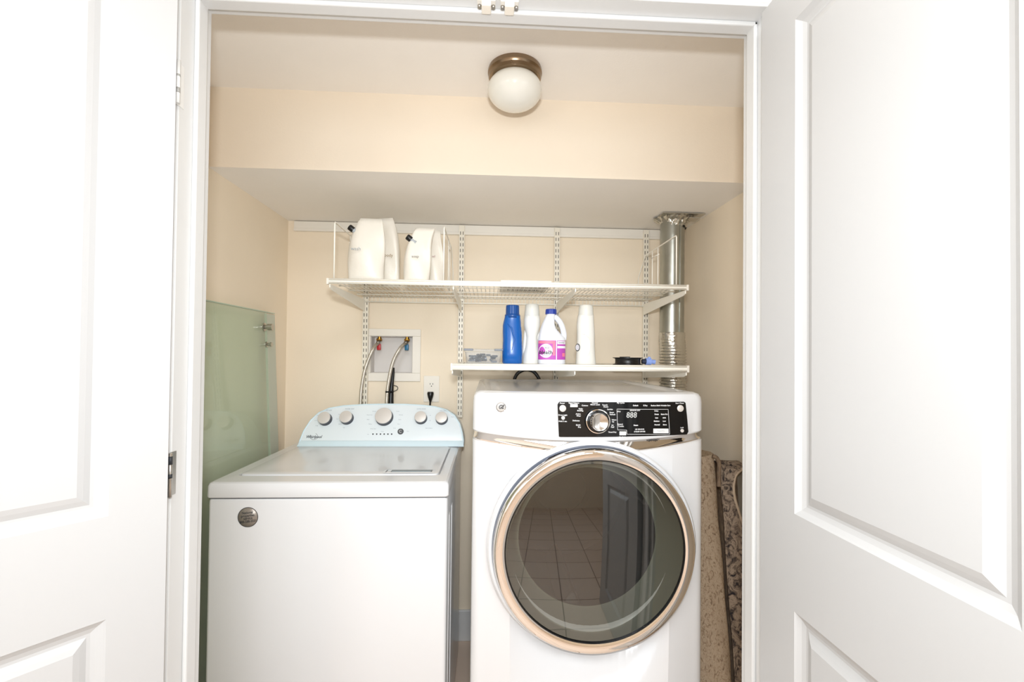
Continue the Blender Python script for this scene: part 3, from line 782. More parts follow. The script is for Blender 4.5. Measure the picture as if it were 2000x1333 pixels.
# outlet with plug
c = at(843, 760, YB)
t = thing('wall_outlet', 'white duplex wall outlet above the right end of the washer', 'outlet', (c.x, YB, c.z))
m = MB(); m.box(c.x - .036, c.x + .036, YB - .006, YB, c.z - .060, c.z + .060, .002); link('cover_plate', m, PLATE, t)
for s in (1, -1):
    m = MB(); zc = c.z + s * .020; m.mi = 0; m.lathe([(0, 0), (.0165, 0), (.0165, .002), (0, .002)], (c.x, YB - .006, zc), (0, -1, 0), 24)
    m.mi = 1
    for a_, b_ in ((-.006, .003), (.006, .003)): m.box(c.x + a_ - .0012, c.x + a_ + .0012, YB - .0086, YB - .0078, zc + b_ - .0035, zc + b_ + .0035)
    m.box(c.x - .002, c.x + .002, YB - .0086, YB - .0078, zc - .009, zc - .005); link('receptacle', m, [PLATE, INK], t, 40)
m = MB(); p = Vector((c.x - .002, YB - .012, c.z - .012))
L = []
for z, wd, dp in ((0, .013, .010), (-.008, .015, .014), (-.022, .012, .013), (-.034, .008, .010), (-.046, .004, .005)):
    L.append([(p.x + wd * math.cos(2 * PI * q / 16), p.y - .012 + dp * math.sin(2 * PI * q / 16), p.z + z) for q in range(16)])
m.loops(L, True, True)
t = thing('power_plug', 'black power plug and cord in the wall outlet', 'plug', p)
link('plug_body', m, BLACK, t, 60)
m = MB(); m.tube(cat_rom([(p.x, p.y - .012, p.z - .04), (p.x - .001, p.y - .012, p.z - .08), (p.x + .004, p.y - .02, p.z - .2)], 5), .0038, 10); link('cord', m, BLACK, t, 60)

# ------------------------------------------------------------------ washer
WX0, WX1, WYF, WYB_, WZ = -0.806, -0.112, 1.372, 2.045, 0.925
t = thing('washing_machine', 'white top-load washer with pale blue control console', 'washing machine', ((WX0 + WX1) / 2, 1.70, 0))
m = MB(); m.box(WX0 + .004, WX1 - .004, WYF + .004, WYB_, .02, WZ - .046, .010, 3)
m.box(WX1 - .006, WX1 - .002, WYF + .07, WYF + .10, .06, WZ - .12, .0015); m.box(WX1 - .006, WX1 - .0015, WYF + .16, WYF + .19, .06, WZ - .12, .0015)
link('cabinet', m, ENAMEL, t, 35)
m = MB(); m.box(WX0 + .006, WX1 - .006, WYF + .006, WYB_ - .01, WZ - .0475, WZ - .0435); link('seam', m, DGREY, t)
m = MB(); L = []
for ins, z in ((.002, WZ - .044), (0, WZ - .040), (.001, WZ - .010), (.004, WZ - .003), (.010, WZ)):
    L.append(rr(WX0 + ins, WX1 - ins, WYF + ins, WYB_, z, .010))
lx0, lx1, ly0, ly1 = WX0 + .050, WX1 - .038, WYF + .075, 1.880
m.loops(L, cap0=True)
top = L[-1]
m.loops([top, rr(lx0 - .004, lx1 + .004, ly0 - .004, ly1 + .004, WZ + .0015, .020), rr(lx0 - .001, lx1 + .001, ly0 - .001, ly1 + .001, WZ - .006, .018)], cap1=True)
link('top_panel', m, ENAMEL, t, 35)
m = MB()
m.loops([rr(lx0 + .001, lx1 - .001, ly0 + .001, ly1 - .001, WZ - .004, .018), rr(lx0 + .002, lx1 - .002, ly0 + .002, ly1 - .002, WZ + .004, .018),
         rr(lx0 + .008, lx1 - .008, ly0 + .008, ly1 - .008, WZ + .006, .016), rr(lx0 + .050, lx1 - .050, ly0 + .045, ly1 - .03, WZ + .003, .04)], cap0=True, cap1=True)
lid = link('lid', m, ENAMEL, t, 35)
hx0, hx1 = at(770, 917, 1.5).x, at(850, 917, 1.5).x
hy = 1.470
m = MB(); m.loops([rr(hx0 - .028, hx1 + .004, hy - .020, hy + .026, WZ + .0062, .012), rr(hx0 - .024, hx1, hy - .016, hy + .022, WZ + .0075, .010)], cap1=True); link('handle_rim', m, ENAMEL, lid, 35)
m = MB(); m.box(hx0 - .004, hx1 - .006, hy - .010, hy + .016, WZ + .0066, WZ + .0080, .0006, 1)
m.box(hx0 - .020, hx0 - .016, hy - .012, hy + .016, WZ + .0066, WZ + .0080, .0006, 1)
m.mi = 1; m.box(hx0 - .000, hx1 - .010, hy - .009, hy + .002, WZ + .0070, WZ + .0083); link('handle_pocket', m, [mat('grey pocket', '6f7478', .5), mat('blue grey pocket', '9aa8b0', .4)], lid)
# console: sloping face
CY0, CZ0, CY1, CZ1 = 1.893, WZ + .002, 1.975, WZ + 0.165
fv = Vector((0, CY1 - CY0, CZ1 - CZ0)).normalized(); fn_ = Vector((0, -fv.z, fv.y))   # face normal to the camera
P0 = Vector((0, CY0, CZ0))
out = [(582, 873), (585, 862), (593, 842), (606, 822), (622, 807), (642, 798), (672, 793), (710, 790.5), (750, 789.5), (790, 790), (825, 792), (850, 795), (872, 801), (888, 812), (898, 828), (903, 846), (905, 860), (905, 870)]
pts = [hit(a_, b_, P0, fn_) for a_, b_ in out]
pts[0].z = CZ0; pts[-1].z = CZ0; pts[0].y = pts[-1].y = CY0
cen = sum(pts, Vector()) / len(pts)
def inset(p, d, n):
    q = p + (cen - p).normalized() * d; return q + fn_ * n
m = MB()
back = []
for p in pts:
    back.append(Vector((p.x, max(p.y + .05, 2.03), p.z - .004)))
m.loops([[b_ for b_ in back], [inset(p, 0, -.012) for p in pts], [inset(p, 0, -.004) for p in pts], [inset(p, .003, -.0005) for p in pts], [inset(p, .006, 0) for p in pts]], cap0=True, cap1=True)
con = link('console', m, CONSOLE, t, 35)
m = MB()  # lighter lower lip
a0, a1 = pts[0], pts[-1]
m.prism([Vector((a0.x - .003, CY0 - .010, WZ + .003)), Vector((a1.x + .003, CY0 - .010, WZ + .003)), Vector((a1.x - .002, CY0 + .006, WZ + .024)), Vector((a0.x + .006, CY0 + .006, WZ + .024))], (0, .012, -.001), .002)
link('console_lip', m, CONEDGE, con, 35)
m = MB(); m.tube([inset(p, .001, -.001) for p in pts], .0032, 8); link('console_rim', m, CONEDGE, con, 60)
def knob(px_, py_, rp):
    p = hit(px_, py_, P0, fn_); r_ = rp * p.y / 900
    m = MB(); m.lathe([(r_ * 1.08, 0), (r_ * 1.06, .004), (r_ * 1.0, .010), (r_ * .99, .022), (0, .022)], p, fn_, 36, True)
    kk = link('knob', m, mat('dark knob skirt', '3c3d46', .35), con, 35)
    m = MB(); m.lathe([(r_ * 1.0, .021), (r_ * 1.02, .0235), (r_ * .98, .026), (r_ * .6, .0272), (0, .0275)], p, fn_, 36, True); ff = link('knob_face', m, SATIN, None, 35)
    # keep to three levels: knob face is its own part beside the skirt
    for v in ff.data.vertices: v.co -= ROOTLOC[t.name]
    ff.parent = con; ROOTLOC[ff.name] = ROOTLOC[t.name]
for a_ in ((636, 820, 11.6), (678, 818, 11.6), (751, 816, 15.6), (822.5, 818, 11), (863, 819, 11)): knob(*a_)
def cpt(px_, py_, off=.0006):
    base = hit(px_, py_, P0, fn_) + fn_ * off
    return lambda u, v: base + Vector((u, 0, 0)) + fv * v
m = MB(); add_text(m, 'Whirlpool', .0165, cpt(613, 854), shear=.25, wide=.9, bold=.0003)
ring = [hit(613 + 7.5 * math.cos(q), 853 + 6.5 * math.sin(q), P0, fn_) + fn_ * .0006 for q in [R(k_) for k_ in range(-60, 215, 18)]]
m.tube(ring, .0005, 6); plab(link('brand_lettering', m, INK, con), 'dark script lettering on the console')
for s_, a_, b_, z in (('LOAD SIZE', 641, 802, .0062), ('WATER TEMP', 683, 799.5, .0062), ('EXTRA RINSE', 823, 799.5, .0062), ('SOIL LEVEL', 866, 803, .0062)):
    m = MB(); add_text(m, s_, z, cpt(a_, b_)); link('title_lettering', m, GREYPRINT, con)
for s_, a_, b_ in (('Auto', 621, 812), ('Small', 617, 822), ('Large', 619, 832), ('Cold', 663, 810), ('Cool', 659, 819), ('Warm', 664, 829), ('Hot', 672, 836),
                  ('Normal', 731, 804), ('Heavy Duty', 722, 811), ('Bulky', 719, 820), ('Whites', 723, 829), ('Deep Clean', 729, 838), ('Casual', 777, 804), ('Delicates', 783, 811),
                  ('Quick', 781, 820), ('Rinse', 779, 829), ('Drain', 771, 837), ('Off', 840, 812), ('On', 840, 822), ('Fabric Softener', 838, 837), ('Light', 883, 807), ('Heavy', 884, 815), ('Start', 797, 843),
                  ('Status', 747, 843.5), ('Lid', 719, 849)):
    m = MB(); add_text(m, s_, .0048, cpt(a_, b_)); link('setting_lettering', m, GREYPRINT, con)
for i in range(6):
    m = MB(); p = hit(728.5 + 7.3 * i, 848.5, P0, fn_)
    m.lathe([(.0030, 0), (.0028, .0012), (0, .0014)], p, fn_, 12, True); link('status_light', m, INK, con)
p = hit(782.5, 843.5, P0, fn_)
m = MB(); m.mi = 0; m.lathe([(.0125, 0), (.012, .003), (0, .0035)], p, fn_, 28, True)
m.mi = 1; m.tube([p + fn_ * .0042 + Vector((.005 * math.cos(q), 0, 0)) + fv * (.005 * math.sin(q)) for q in [R(k_) for k_ in range(40, 330, 20)]], .0009, 6)
link('start_button', m, [DGREY, WHITEPRINT], con, 40)
# round sticker on cabinet front
p = at(484, 1011, WYF + .003)
m = MB(); m.mi = 0; m.lathe([(.0288, 0), (.0286, .0009), (0, .0010)], (p.x, WYF + .0042, p.z), (0, -1, 0), 44, True)
m.mi = 1; m.lathe([(.0288, .0011), (.0273, .0012)], (p.x, WYF + .0042, p.z), (0, -1, 0), 44)
tilt = .12
for s, dz, sz in (('National', .013, .0105), ('properties', .0045, .0105), ('service', -.0035, .0105), ('800-588-5551', -.0125, .0098)):
    add_text(m, s, sz, lambda u, v: Vector((p.x + u * math.cos(tilt) - (v + dz) * math.sin(tilt), WYF + .0029, p.z + u * math.sin(tilt) + (v + dz) * math.cos(tilt))), wide=.86, bold=.0002)
plab(link('sticker', m, [STICK, INK], t), 'round grey service sticker')
for sx_ in (WX0 + .05, WX1 - .05):
    for sy_ in (WYF + .06, WYB_ - .06):
        m = MB(); m.lathe([(.02, 0), (.02, .012), (.01, .014), (.01, .025)], (sx_, sy_, 0), (0, 0, 1), 16, True, True); link('foot', m, BLACK, t)

# ------------------------------------------------------------------ dryer
DX, DWH, DYS, DBUL, DYB, DZT = 0.3015, 0.3445, 1.352, 0.045, 2.045, 1.195
def DF(x):
    u = min(1, abs(x - DX) / DWH); return DYS - DBUL * (1 - u * u)
def plan(ins=0.0, n=44, r=0.032, yb=DYB, back=0.0):
    """left-rear -> left side -> front -> right side -> right-rear"""
    P = [(DX - DWH + ins, yb - back)]
    hw = DWH - ins
    y_edge = DF(DX - DWH + r) + ins
    for i in range(7):
        q = R(90 * i / 6); P.append((DX - hw + r - r * math.cos(q), y_edge + r * .75 - r * .75 * math.sin(q)))
    for i in range(1, n):
        x = DX - hw + r + (2 * hw - 2 * r) * i / n; P.append((x, DF(x) + ins))
    for i in range(7):
        q = R(90 - 90 * i / 6); P.append((DX + hw - r + r * math.cos(q), y_edge + r * .75 - r * .75 * math.sin(q)))
    P.append((DX + hw, yb - back)); return P
def zlow(x): u = min(1, abs(x - DX) / DWH); return 1.058 + .021 * u ** 2.2
def zband(x): u = min(1, abs(x - DX) / DWH); return 1.020 + .034 * u ** 1.6
t = thing('dryer', 'tall white front-load dryer with chrome-ringed glass door', 'dryer', (DX, 1.7, 0))
m = MB(); p0 = plan()
m.loops([[(x, y, 0.03) for x, y in p0], [(x, y, .12) for x, y in p0], [(x, y, zband(x) if y < DYS + .1 else 1.054) for x, y in p0]], cap0=True, cap1=True)
bmesh.ops.triangulate(m.bm, faces=[f for f in m.bm.faces if len(f.verts) > 4])
cabinet = link('cabinet', m, ENAMEL2, t, 35)
dc = at(1164, 1079, 1.268); DCX, DCZ = dc.x, dc.z
m = MB(); m.lathe([(.001, -.10), (.235, -.10), (.235, .075), (.272, .085), (.272, .64), (.001, .64)], (DCX, 1.312, DCZ), (0, 1, 0), 72, True, True)
cut = link('cutter', m, ENAMEL2, t)
bo = cabinet.modifiers.new('hole', 'BOOLEAN'); bo.operation = 'DIFFERENCE'; bo.object = cut; bo.solver = 'EXACT'
me = bpy.data.meshes.new_from_object(cabinet.evaluated_get(bpy.context.evaluated_depsgraph_get()))
cabinet.modifiers.clear(); cabinet.data = me; bpy.data.objects.remove(cut)
m = MB(); pi_ = plan(.012); pj = plan(.004)
m.loops([[(x, y, (zband(x) if y < DYS + .1 else 1.054)) for x, y in plan(.0035)], [(x, y, (zband(x) + .006 if y < DYS + .1 else 1.056)) for x, y in plan(.002)],
         [(x, y, (zband(x) * .6 + zlow(x) * .4 if y < DYS + .1 else 1.062)) for x, y in plan(.009)],
         [(x, y, (zlow(x) + .002 if y < DYS + .1 else 1.074)) for x, y in plan(.016)]])
plab(link('chrome_band', m, CHROME, t, 50), 'curved chrome band below the control fascia')
m = MB()
m.loops([[(x, y, zlow(x) if y < DYS + .1 else 1.072) for x, y in plan(.014)], [(x, y, zlow(x) - .0005 if y < DYS + .1 else 1.072) for x, y in plan(.003)], [(x, y, zlow(x) + .004 if y < DYS + .1 else 1.076) for x, y in plan(.000)],
         [(x, y, DZT - .030) for x, y in p0], [(x, y, DZT - .014) for x, y in plan(.002)], [(x, y, DZT - .005) for x, y in plan(.007)], [(x, y, DZT) for x, y in plan(.018)],
         [(x, y, DZT + .001) for x, y in plan(.040, back=.03)], [(x, y, DZT - .006) for x, y in plan(.055, back=.045)], [(x, y, DZT - .005) for x, y in plan(.085, back=.08)]], cap1=True)
link('control_housing', m, ENAMEL2, t, 35)
def dpt(px_, py_, off=.0012):
    Y = 1.31
    for _ in range(6):
        p = at(px_, py_, Y); Y = DF(p.x)
    bx, bz = p.x, p.z
    return lambda u, v: Vector((bx + u, DF(bx + u) - off, bz + v))
def patch(m, corners, off, nx=24, rnd_=0.0):
    """quad given by 4 pixel corners (tl, tr, br, bl) laid on the curved fascia"""
    q = [dpt(a_, b_)(0, 0) for a_, b_ in corners]
    L = []
    for v in (0, 1):
        lp = []
        for i in range(nx + 1):
            u = i / nx; a_ = q[0].lerp(q[1], u); b_ = q[3].lerp(q[2], u); p = a_.lerp(b_, v)
            lp.append(Vector((p.x, DF(p.x) - off, p.z)))
        L.append(lp)
    m.loops(L, closed=False)
# black control panel with rounded corners
def outline(corners, r_, n=5):
    P = []
    for i in range(4):
        c0 = Vector(corners[i]); a_ = Vector(corners[i - 1]) - c0; b_ = Vector(corners[(i + 1) % 4]) - c0
        a_.normalize(); b_.normalize()
        for k_ in range(n + 1):
            s = k_ / n; P.append(c0 + a_ * r_ * (1 - s) ** 2 + b_ * r_ * s ** 2)
    return P
def strip_fill(m, poly, off, n=40, lift=None):
    """fill an x-monotone outline with a grid of columns so it follows the curve"""
    xs = [p.x for p in poly]; x0, x1 = min(xs), max(xs); cols = []
    for i in range(n + 1):
        x = x0 + (x1 - x0) * (i + (1e-4 if i == 0 else (-1e-4 if i == n else 0))) / n; zs = []
        for a_, b_ in zip(poly, poly[1:] + poly[:1]):
            if (a_.x - x) * (b_.x - x) <= 0 and a_.x != b_.x:
                s = (x - a_.x) / (b_.x - a_.x); zs.append(a_.y + (b_.y - a_.y) * s)
        cols.append((x, min(zs), max(zs)))
    A = [(x, DF(x) - off, a_) for x, a_, b_ in cols]; B = [(x, DF(x) - off, b_) for x, a_, b_ in cols]
    A0 = [(x, DF(x) + .002, a_) for x, a_, b_ in cols]; B0 = [(x, DF(x) + .002, b_) for x, a_, b_ in cols]
    m.loops([A0, A, B, B0], closed=False, smooth=False)
def cor(L): 
    o = []
    for a_, b_ in L: p = dpt(a_, b_)(0, 0); o.append((p.x, p.z))
    return o
m = MB(); strip_fill(m, outline(cor([(1088.5, 785), (1339, 785), (1344.5, 849), (1089, 854)]), .008), .0016, 80)
cp = link('control_panel', m, PANEL, t)
OFF = .0021
m = MB()
def rect_outline(m, pxs, r_):
    pts = [dpt(a_, b_, OFF)(0, 0) for a_, b_ in pxs]
    out = []
    for a_, b_ in zip(pts, pts[1:] + pts[:1]):
        for i in range(12): q = a_.lerp(b_, i / 12); out.append(Vector((q.x, DF(q.x) - OFF, q.z)))
    m.tube(out, r_, 5, closed=True)
rect_outline(m, [(1204.5, 799.5), (1304.5, 800), (1307.5, 848.5), (1224, 848.5), (1223.5, 840.5), (1206, 840)], .0006)
link('display_outline', m, WHITEPRINT, cp)
m = MB()
T = [('Power', 1098, 788), ('Signal Volume', 1120.5, 787.5), ('Cottons', 1142, 792.5), ('Normal', 1161.5, 787.5), ('Mixed Loads', 1162, 790.8), ('Towels', 1181, 791.5), ('Sheets', 1183, 795),
     ('Sanitize', 1191, 800), ('Bulky', 1134, 799), ('Bedding', 1133, 802.5), ('Active', 1129, 809), ('Wear', 1130, 812.8), ('Delicates', 1125, 822), ('Quick', 1129, 830.5), ('Dry', 1131.5, 834.5),
     ('Steam', 1194.5, 806), ('Refresh', 1196, 810), ('Warm', 1199, 820.5), ('Up', 1197, 824), ('Air', 1196, 831), ('Fluff', 1196, 834.8), ('Timed Dry', 1195.5, 844.5),
     ('My Cycles', 1212, 787.3), ('eDry', 1208, 804), ('Extend', 1211, 829), ('Tumble', 1212.5, 833), ('SENSOR DRY', 1240, 802), ('Start / Pause', 1327, 788), ('Lock', 1331.5, 835.5),
     ('Drum Light', 1099, 811.2), ('Hold 3 sec', 1099, 823.3), ('My Cycle', 1215.5, 854.0), ('HE SENSOR', 1249, 839), ('STEAM DRYER', 1249, 843.5), ('Delay', 1281.5, 803)]
def words(L, size, fn, mt, par, nm, bold=0.0):
    for s_, a_, b_ in L:
        mm = MB(); add_text(mm, s_, size, fn(a_, b_), bold=bold); link(nm, mm, mt, par)
words(T, .0054, lambda a_, b_: dpt(a_, b_, OFF), WHITEPRINT, cp, 'cycle_lettering', .00012)
key_words = []
words([('Default', 1241, 792.5), ('E Dry', 1260, 792.5), ('Reduce Static', 1280, 792.5), ('Wrinkle Care', 1299.5, 792.5), ('Steam', 1241.5, 831),
                  ('Damp', 1282, 809.5), ('Extra Dry', 1297, 809.5), ('Less', 1282, 816.5), ('High', 1297, 816.5), ('Medium', 1282, 823), ('Low', 1297, 823), ('Normal', 1283, 830), ('More', 1298, 830)], .0054, lambda a_, b_: dpt(a_, b_, OFF), WHITEPRINT, cp, 'key_lettering', .0002)
# soft key dashes and tick marks around the dial
m = MB(); add_text(m, '888', .0225, dpt(1233, 811.5, OFF), wide=.95, shear=.08, bold=.0003); link('display_digits', m, mat('grey lcd digits', 'b8bab8', .5), cp)
m = MB()
for a_, b_ in ((1113.5, 1128), ): patch(m, [(a_, 789.5), (b_, 789.5), (b_, 795.5), (a_, 795.5)], OFF, 6)
link('key', m, mat('white key', 'e2e2e0', .4), cp); m = MB()
patch(m, [(1209.5, 843), (1222.5, 843), (1222.5, 850.5), (1209.5, 850.5)], OFF, 6)
link('key', m, bpy.data.materials['white key'], cp); m = MB()
patch(m, [(1275.5, 837.5), (1305, 837.5), (1305.5, 846.5), (1275.5, 846.5)], OFF, 6)
link('key', m, bpy.data.materials['white key'], cp)
m = MB(); add_text(m, 'Timed Dry', .0052, dpt(1290, 842, OFF + .0004)); link('key_lettering', m, GREYPRINT, cp)
def pbutton(px_, py_, rp, name='button'):
    p = dpt(px_, py_, .001)(0, 0); r_ = rp * p.y / 900
    m = MB(); m.lathe([(r_, 0), (r_ * .98, .003), (r_ * .8, .004), (0, .0038)], p, (0, -1, 0), 28, True); return link(name, m, SATIN, cp, 35)
pbutton(1098.8, 798, 6.7); pbutton(1328, 798, 6.7); pbutton(1099.5, 816.5, 3.8); pbutton(1331.5, 841.5, 3.6)
p = dpt(1166, 822.5, .001)(0, 0); r_ = 24.5 * p.y / 900
kn = Vector((0.0, -1, 0.02)).normalized()
m = MB(); m.lathe([(r_ * 1.02, 0), (r_ * 1.0, .008), (r_ * .93, .012), (r_ * .80, .014)], p, kn, 48, True, True); dk = link('dial', m, PANEL, cp, 35)
m = MB(); m.lathe([(r_ * .94, .0112), (r_ * .97, .0135), (r_ * .90, .0140)], p, kn, 48); 
o = link('dial_ring', m, CHROME, cp, 60)
m = MB(); m.lathe([(r_ * .72, .012), (r_ * .70, .034), (r_ * .64, .038), (r_ * .54, .0365), (0, .0345)], p, kn, 48, True); o = link('dial_face', m, mat('polished dial', 'dedad5', .12, metal=1), cp, 35)
# round emblem
p = dpt(978.5, 795.5, .001)(0, 0)
m = MB(); m.mi = 0; m.lathe([(.0140, 0), (.0140, .002), (.0128, .0028), (.0122, .0018), (0, .0018)], p, (0, -1, 0), 36, True)
m.mi = 1
add_text(m, 'GE', .0155, lambda u, v: Vector((p.x + u, p.y - .0024, p.z + v)), shear=.3, wide=.8, bold=.0006)
plab(link('emblem', m, [mat('emblem chrome', 'd9d9d9', .15, metal=1), INK], t, 35), 'round chrome emblem')
# text on the chrome band
m = MB(); 
def bpt(px_, py_):
    f = dpt(px_, py_, -.008); return f
add_text(m, 'RightHeight', .0072, dpt(1279, 859.5, -.0075), bold=.0002); link('band_lettering', m, INK, t)
# door
YD = 1.312
A = (0, -1, 0)
door = MB(); door.lathe([(.300, -.012), (.301, .004), (.296, .010), (.288, .010)], (DCX, YD, DCZ), A, 96)
dd = link('door', door, ENAMEL2, t, 35)
m = MB(); m.lathe([(.289, .004), (.2885, .018), (.2850, .030)], (DCX, YD, DCZ), A, 96); link('door_edge', m, mat('rim with painted shade', '5a6272', .08, metal=1), dd, 60)  # dark blue shade and reflection at the door gap, put into the rim colour
m = MB(); m.lathe([(.2850, .030), (.2825, .040), (.2785, .0455), (.2720, .0470), (.258, .0445), (.2535, .0430)], (DCX, YD, DCZ), A, 128); rg = plab(link('chrome_ring', m, CHROME, dd, 60), 'wide polished chrome ring')
m = MB(); m.lathe([(.2535, .0432), (.2525, .0445), (.2505, .0440), (.2495, .038)], (DCX, YD, DCZ), A, 128); link('gasket', m, BLACK, dd, 60)
m = MB(); P = [(.2500, .0400)]
for i in range(1, 13): r_ = .25 * (1 - i / 12); P.append((max(r_, .0004), .0400 + .012 * (1 - (r_ / .25) ** 2)))
m.lathe(P, (DCX, YD, DCZ), A, 96); face_front(link('window_glass', m, DRYGLASS, dd, 180))
m = MB(); m.lathe([(.2498, .036), (.246, .018), (.238, -.006), (.224, -.040), (.2135, -.064), (.2100, -.070), (.2075, -.066)], (DCX, YD, DCZ), A, 96); link('glass_bowl', m, BOWL, dd, 60)
# slanted lower shelf of the bowl
m = MB(); L = []
for rr_, dpth in ((.2495, .030), (.205, -.060)):
    L.append([(DCX + rr_ * math.cos(q), YD - dpth, DCZ + rr_ * math.sin(q)) for q in [R(k_) for k_ in range(212, 329, 4)]])
# drum
m = MB(); m.lathe([(.2075, -.066), (.2085, -.075), (.262, -.085), (.265, -.10), (.265, -.56), (.25, -.575), (0.001, -.58)], (DCX, YD, DCZ), A, 72); link('drum', m, DRUM, t, 40)
for k_ in range(3):
    q = R(262 + 120 * k_); m = MB()
    c_, s_ = math.cos(q), math.sin(q)
    pts = [(DCX + .262 * math.cos(q + .16), YD + .12, DCZ + .262 * math.sin(q + .16)), (DCX + .205 * math.cos(q + .03), YD + .14, DCZ + .205 * math.sin(q + .03)),
           (DCX + .205 * math.cos(q - .03), YD + .14, DCZ + .205 * math.sin(q - .03)), (DCX + .262 * math.cos(q - .16), YD + .12, DCZ + .262 * math.sin(q - .16))]
    m.prism([Vector(v) for v in pts], (0, .38, 0), .006, 3); link('drum_baffle', m, DRUM, t, 40)
m = MB(); m.lathe([(.12, -.575), (.12, -.565), (.10, -.562), (.10, -.573), (.06, -.573), (.06, -.565), (0.001, -.565)], (DCX, YD, DCZ), A, 48); link('rear_vent', m, DARK, t, 40)
for sx_ in (DX - .28, DX + .28):
    for sy_ in (DYS + .08, DYB - .08):
        m = MB(); m.lathe([(.022, 0), (.022, .012), (.01, .014), (.01, .034)], (sx_, sy_, 0), (0, 0, 1), 16, True, True); link('foot', m, BLACK, t)

# black cord and bracket behind the dryer
P = [at(1001, 775, 2.070), at(1003, 752, 2.070), at(1006, 738, 2.070), at(1013, 728, 2.070), at(1026, 722.5, 2.070), at(1040, 725, 2.070), at(1049, 734, 2.070), at(1055, 748, 2.070), at(1058, 775, 2.070)]
m = MB(); m.tube(cat_rom(P, 8), .0078, 12); plab(link('cord', m, BLACK, t, 60), 'thick black cord looping up behind')
m = MB(); a_, b_ = at(1034, 742, 2.060), at(1073, 742.5, 2.060); m.tube([a_, b_], .0035, 8); m.tube([at(1060, 742, 2.060), b_], .0055, 10)
tag(link('hose_clamp', m, STEEL, None, 40), 'small steel clamp bar beside the black cord loop', 'clamp')
P = [(-.030, 2.00, .006), (-.050, 1.80, .006), (-.066, 1.62, .006), (-.082, 1.45, .006), (-.095, 1.30, .006)]
hose('floor_cord', 'thin dark cord on the tile floor between the machines', P, .005, BLACK, 'cord')

# ------------------------------------------------------------------ green glass panel leaning on the left wall
t = thing('glass_panel', 'green tinted glass shower panel leaning on the left wall', 'glass panel', (-0.85, 1.6, 0))
GT = 1.462
def gx(z): return -0.828 - 0.066 * z / GT
def slab(y0, y1, z0, z1, th, mt, name, par, off=0.0):
    m = MB()
    vs = [m.bm.verts.new((gx(z) + off + s * th, y, z)) for y in (y0, y1) for z in (z0, z1) for s in (0, 1)]
    q = lambda *i: m.face([vs[j] for j in i])
    q(0, 1, 3, 2); q(4, 6, 7, 5); q(0, 4, 5, 1); q(2, 3, 7, 6); q(0, 2, 6, 4); q(1, 5, 7, 3)
    return link(name, m, mt, par)
slab(1.16, 1.885, .004, GT, .008, GLASS, 'sheet', t)
slab(1.886, 1.955, .004, GT - .004, .009, SEAL, 'edge_seal', t, -.001)
slab(1.16, 1.955, GT - .0, GT + .0035, .009, mat('polished glass edge', 'b9c8b4', .2), 'top_edge', t)
for px_, py_, r_, ln in ((510, 639, .013, .034), (516, 673, .0085, .022)):
    Y = 1.86 if ln > .03 else 1.875
    p = at(px_, py_, Y); bx = gx(p.z) + .008
    m = MB(); m.lathe([(r_ * 1.25, 0), (r_ * 1.25, .004), (r_ * .7, .006), (r_ * .7, .014), (r_, .016), (r_, ln), (0, ln)], (bx, Y, p.z), (1, 0, 0), 24, True)
    link('roller' if ln > .03 else 'stop_stud', m, STEEL, t, 35)

# ------------------------------------------------------------------ rugs standing right of the dryer
def lerp_plan(A_, B_, s): return [(a0 + (b0 - a0) * s, a1 + (b1 - a1) * s) for (a0, a1), (b0, b1) in zip(A_, B_)]
def smooth_plan(P, n=5):
    return [(v.x, v.y) for v in cat_rom([(x, y, 0) for x, y in P], n)]
t = thing('folded_rug', 'tan folded rug with its backing outward beside the dryer', 'rug', (.72, 1.5, 0))
lo = smooth_plan([(.672, 1.62), (.664, 1.50), (.668, 1.42), (.70, 1.40), (.765, 1.40), (.797, 1.425), (.803, 1.50), (.797, 1.60), (.72, 1.66)])
hi = smooth_plan([(.712, 1.72), (.708, 1.64), (.715, 1.585), (.735, 1.57), (.768, 1.57), (.792, 1.585), (.798, 1.63), (.792, 1.70), (.75, 1.75)])
m = MB(); L = []
for i in range(31):
    s = i / 30; z = .005 + .955 * s
    cr = 0.004 * math.exp(-((z - .76) / .008) ** 2) + 0.003 * math.exp(-((z - .50) / .006) ** 2)
    PL = lerp_plan(lo, hi, s ** 1.1)
    mx = sum(p[0] for p in PL) / len(PL); my = sum(p[1] for p in PL) / len(PL)
    L.append([(x + (x - mx) * cr * 5 + .002 * math.sin(z * 23 + k_), y + (y - my) * cr * 6 + .002 * math.sin(z * 17 + k_ * .6), z + (.004 * math.sin(k_ * .3) if i == 30 else 0)) for k_, (x, y) in enumerate(PL)])
m.loops(L, True, True); link('backing', m, RUGTAN, t, 60)
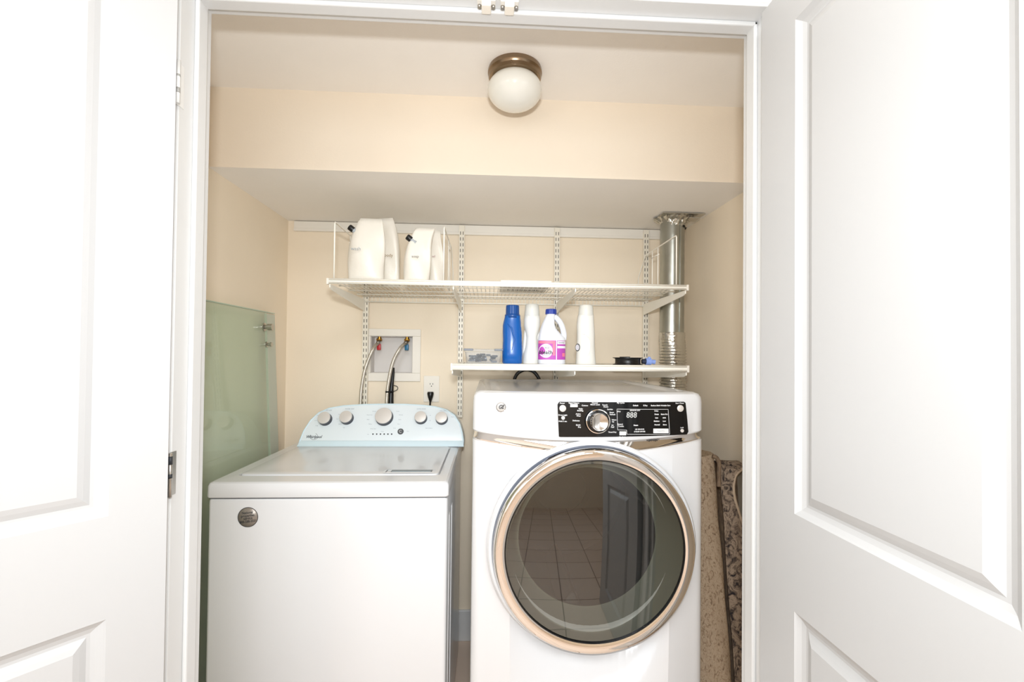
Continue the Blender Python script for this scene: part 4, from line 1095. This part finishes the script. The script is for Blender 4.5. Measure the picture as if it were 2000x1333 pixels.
m = MB(); m.tube(cat_rom([(.775, 1.555, .962), (.788, 1.552, .955), (.797, 1.552, .935), (.794, 1.548, .90), (.790, 1.540, .86)], 5), [.007] * 21, 8); link('frayed_edge', m, RUGBACK, t, 60)
t = thing('folded_rug', 'grey patterned rug with pale edge binding against the right wall', 'rug', (.85, 1.55, 0))
# front layer with a curved free edge, rear layer behind it
def edge_x(z):     # free edge of the front layer
    tb = [(0.0, .900), (.45, .902), (.62, .900), (.70, .880), (.77, .858), (.83, .842), (.87, .843), (.90, .853), (.918, .878)]
    for (za, xa), (zb_, xb) in zip(tb, tb[1:]):
        if z <= zb_:
            return xa + (xb - xa) * (z - za) / (zb_ - za)
    return tb[-1][1]
m = MB(); L = []; zs = [.005 + .88 * i / 40 for i in range(41)] + [.895, .905, .912, .918]
edge = []
for z in zs:
    yy = 1.445 + .115 * z / .92; e = edge_x(z); xl = .822 - .012 * z / .9
    lp = []
    for i in range(15):
        s = i / 14; lp.append((xl + (e - xl) * s, yy + .012 * math.cos(s * PI) + .003 * math.sin(z * 14 + s * 5), z))
    edge.append(Vector(lp[-1]))
    inner = [(x + (.004 if j == 0 else 0), y + .009, z) for j, (x, y, z) in enumerate(lp)][::-1]
    L.append(lp + inner)
m.loops(L, True, True); link('pile', m, RUGGREY, t, 60)
m = MB(); L = []
for z in zs:
    yy = 1.53 + .11 * z / .92
    lp = [(.826 + .080 * i / 8, yy + .03 * math.sin(PI * i / 8), z + (.002 if z > .9 else 0)) for i in range(9)]
    inner = [(x, y + .008, z) for x, y, z in lp][::-1]; L.append(lp + inner)
m.loops(L, True, True); link('rear_fold', m, RUGBACK, t, 60)
m = MB(); m.tube([p + Vector((0, .004, 0)) for p in edge], .0048, 8); link('binding', m, RUGEDGE, t, 60)
m = MB(); L = []
for i in range(13):
    s = i / 12; L.append([(.818 + .082 * u / 10, 1.448 + .115 + (.10) * s + .0, .915 + .016 * math.sin(PI * s)) for u in range(11)])
m2 = [[(x, y, z - .008) for x, y, z in l] for l in L]
m.loops([a_ + b_[::-1] for a_, b_ in zip(L, m2)], True, True); link('top_fold', m, RUGGREY, t, 60)
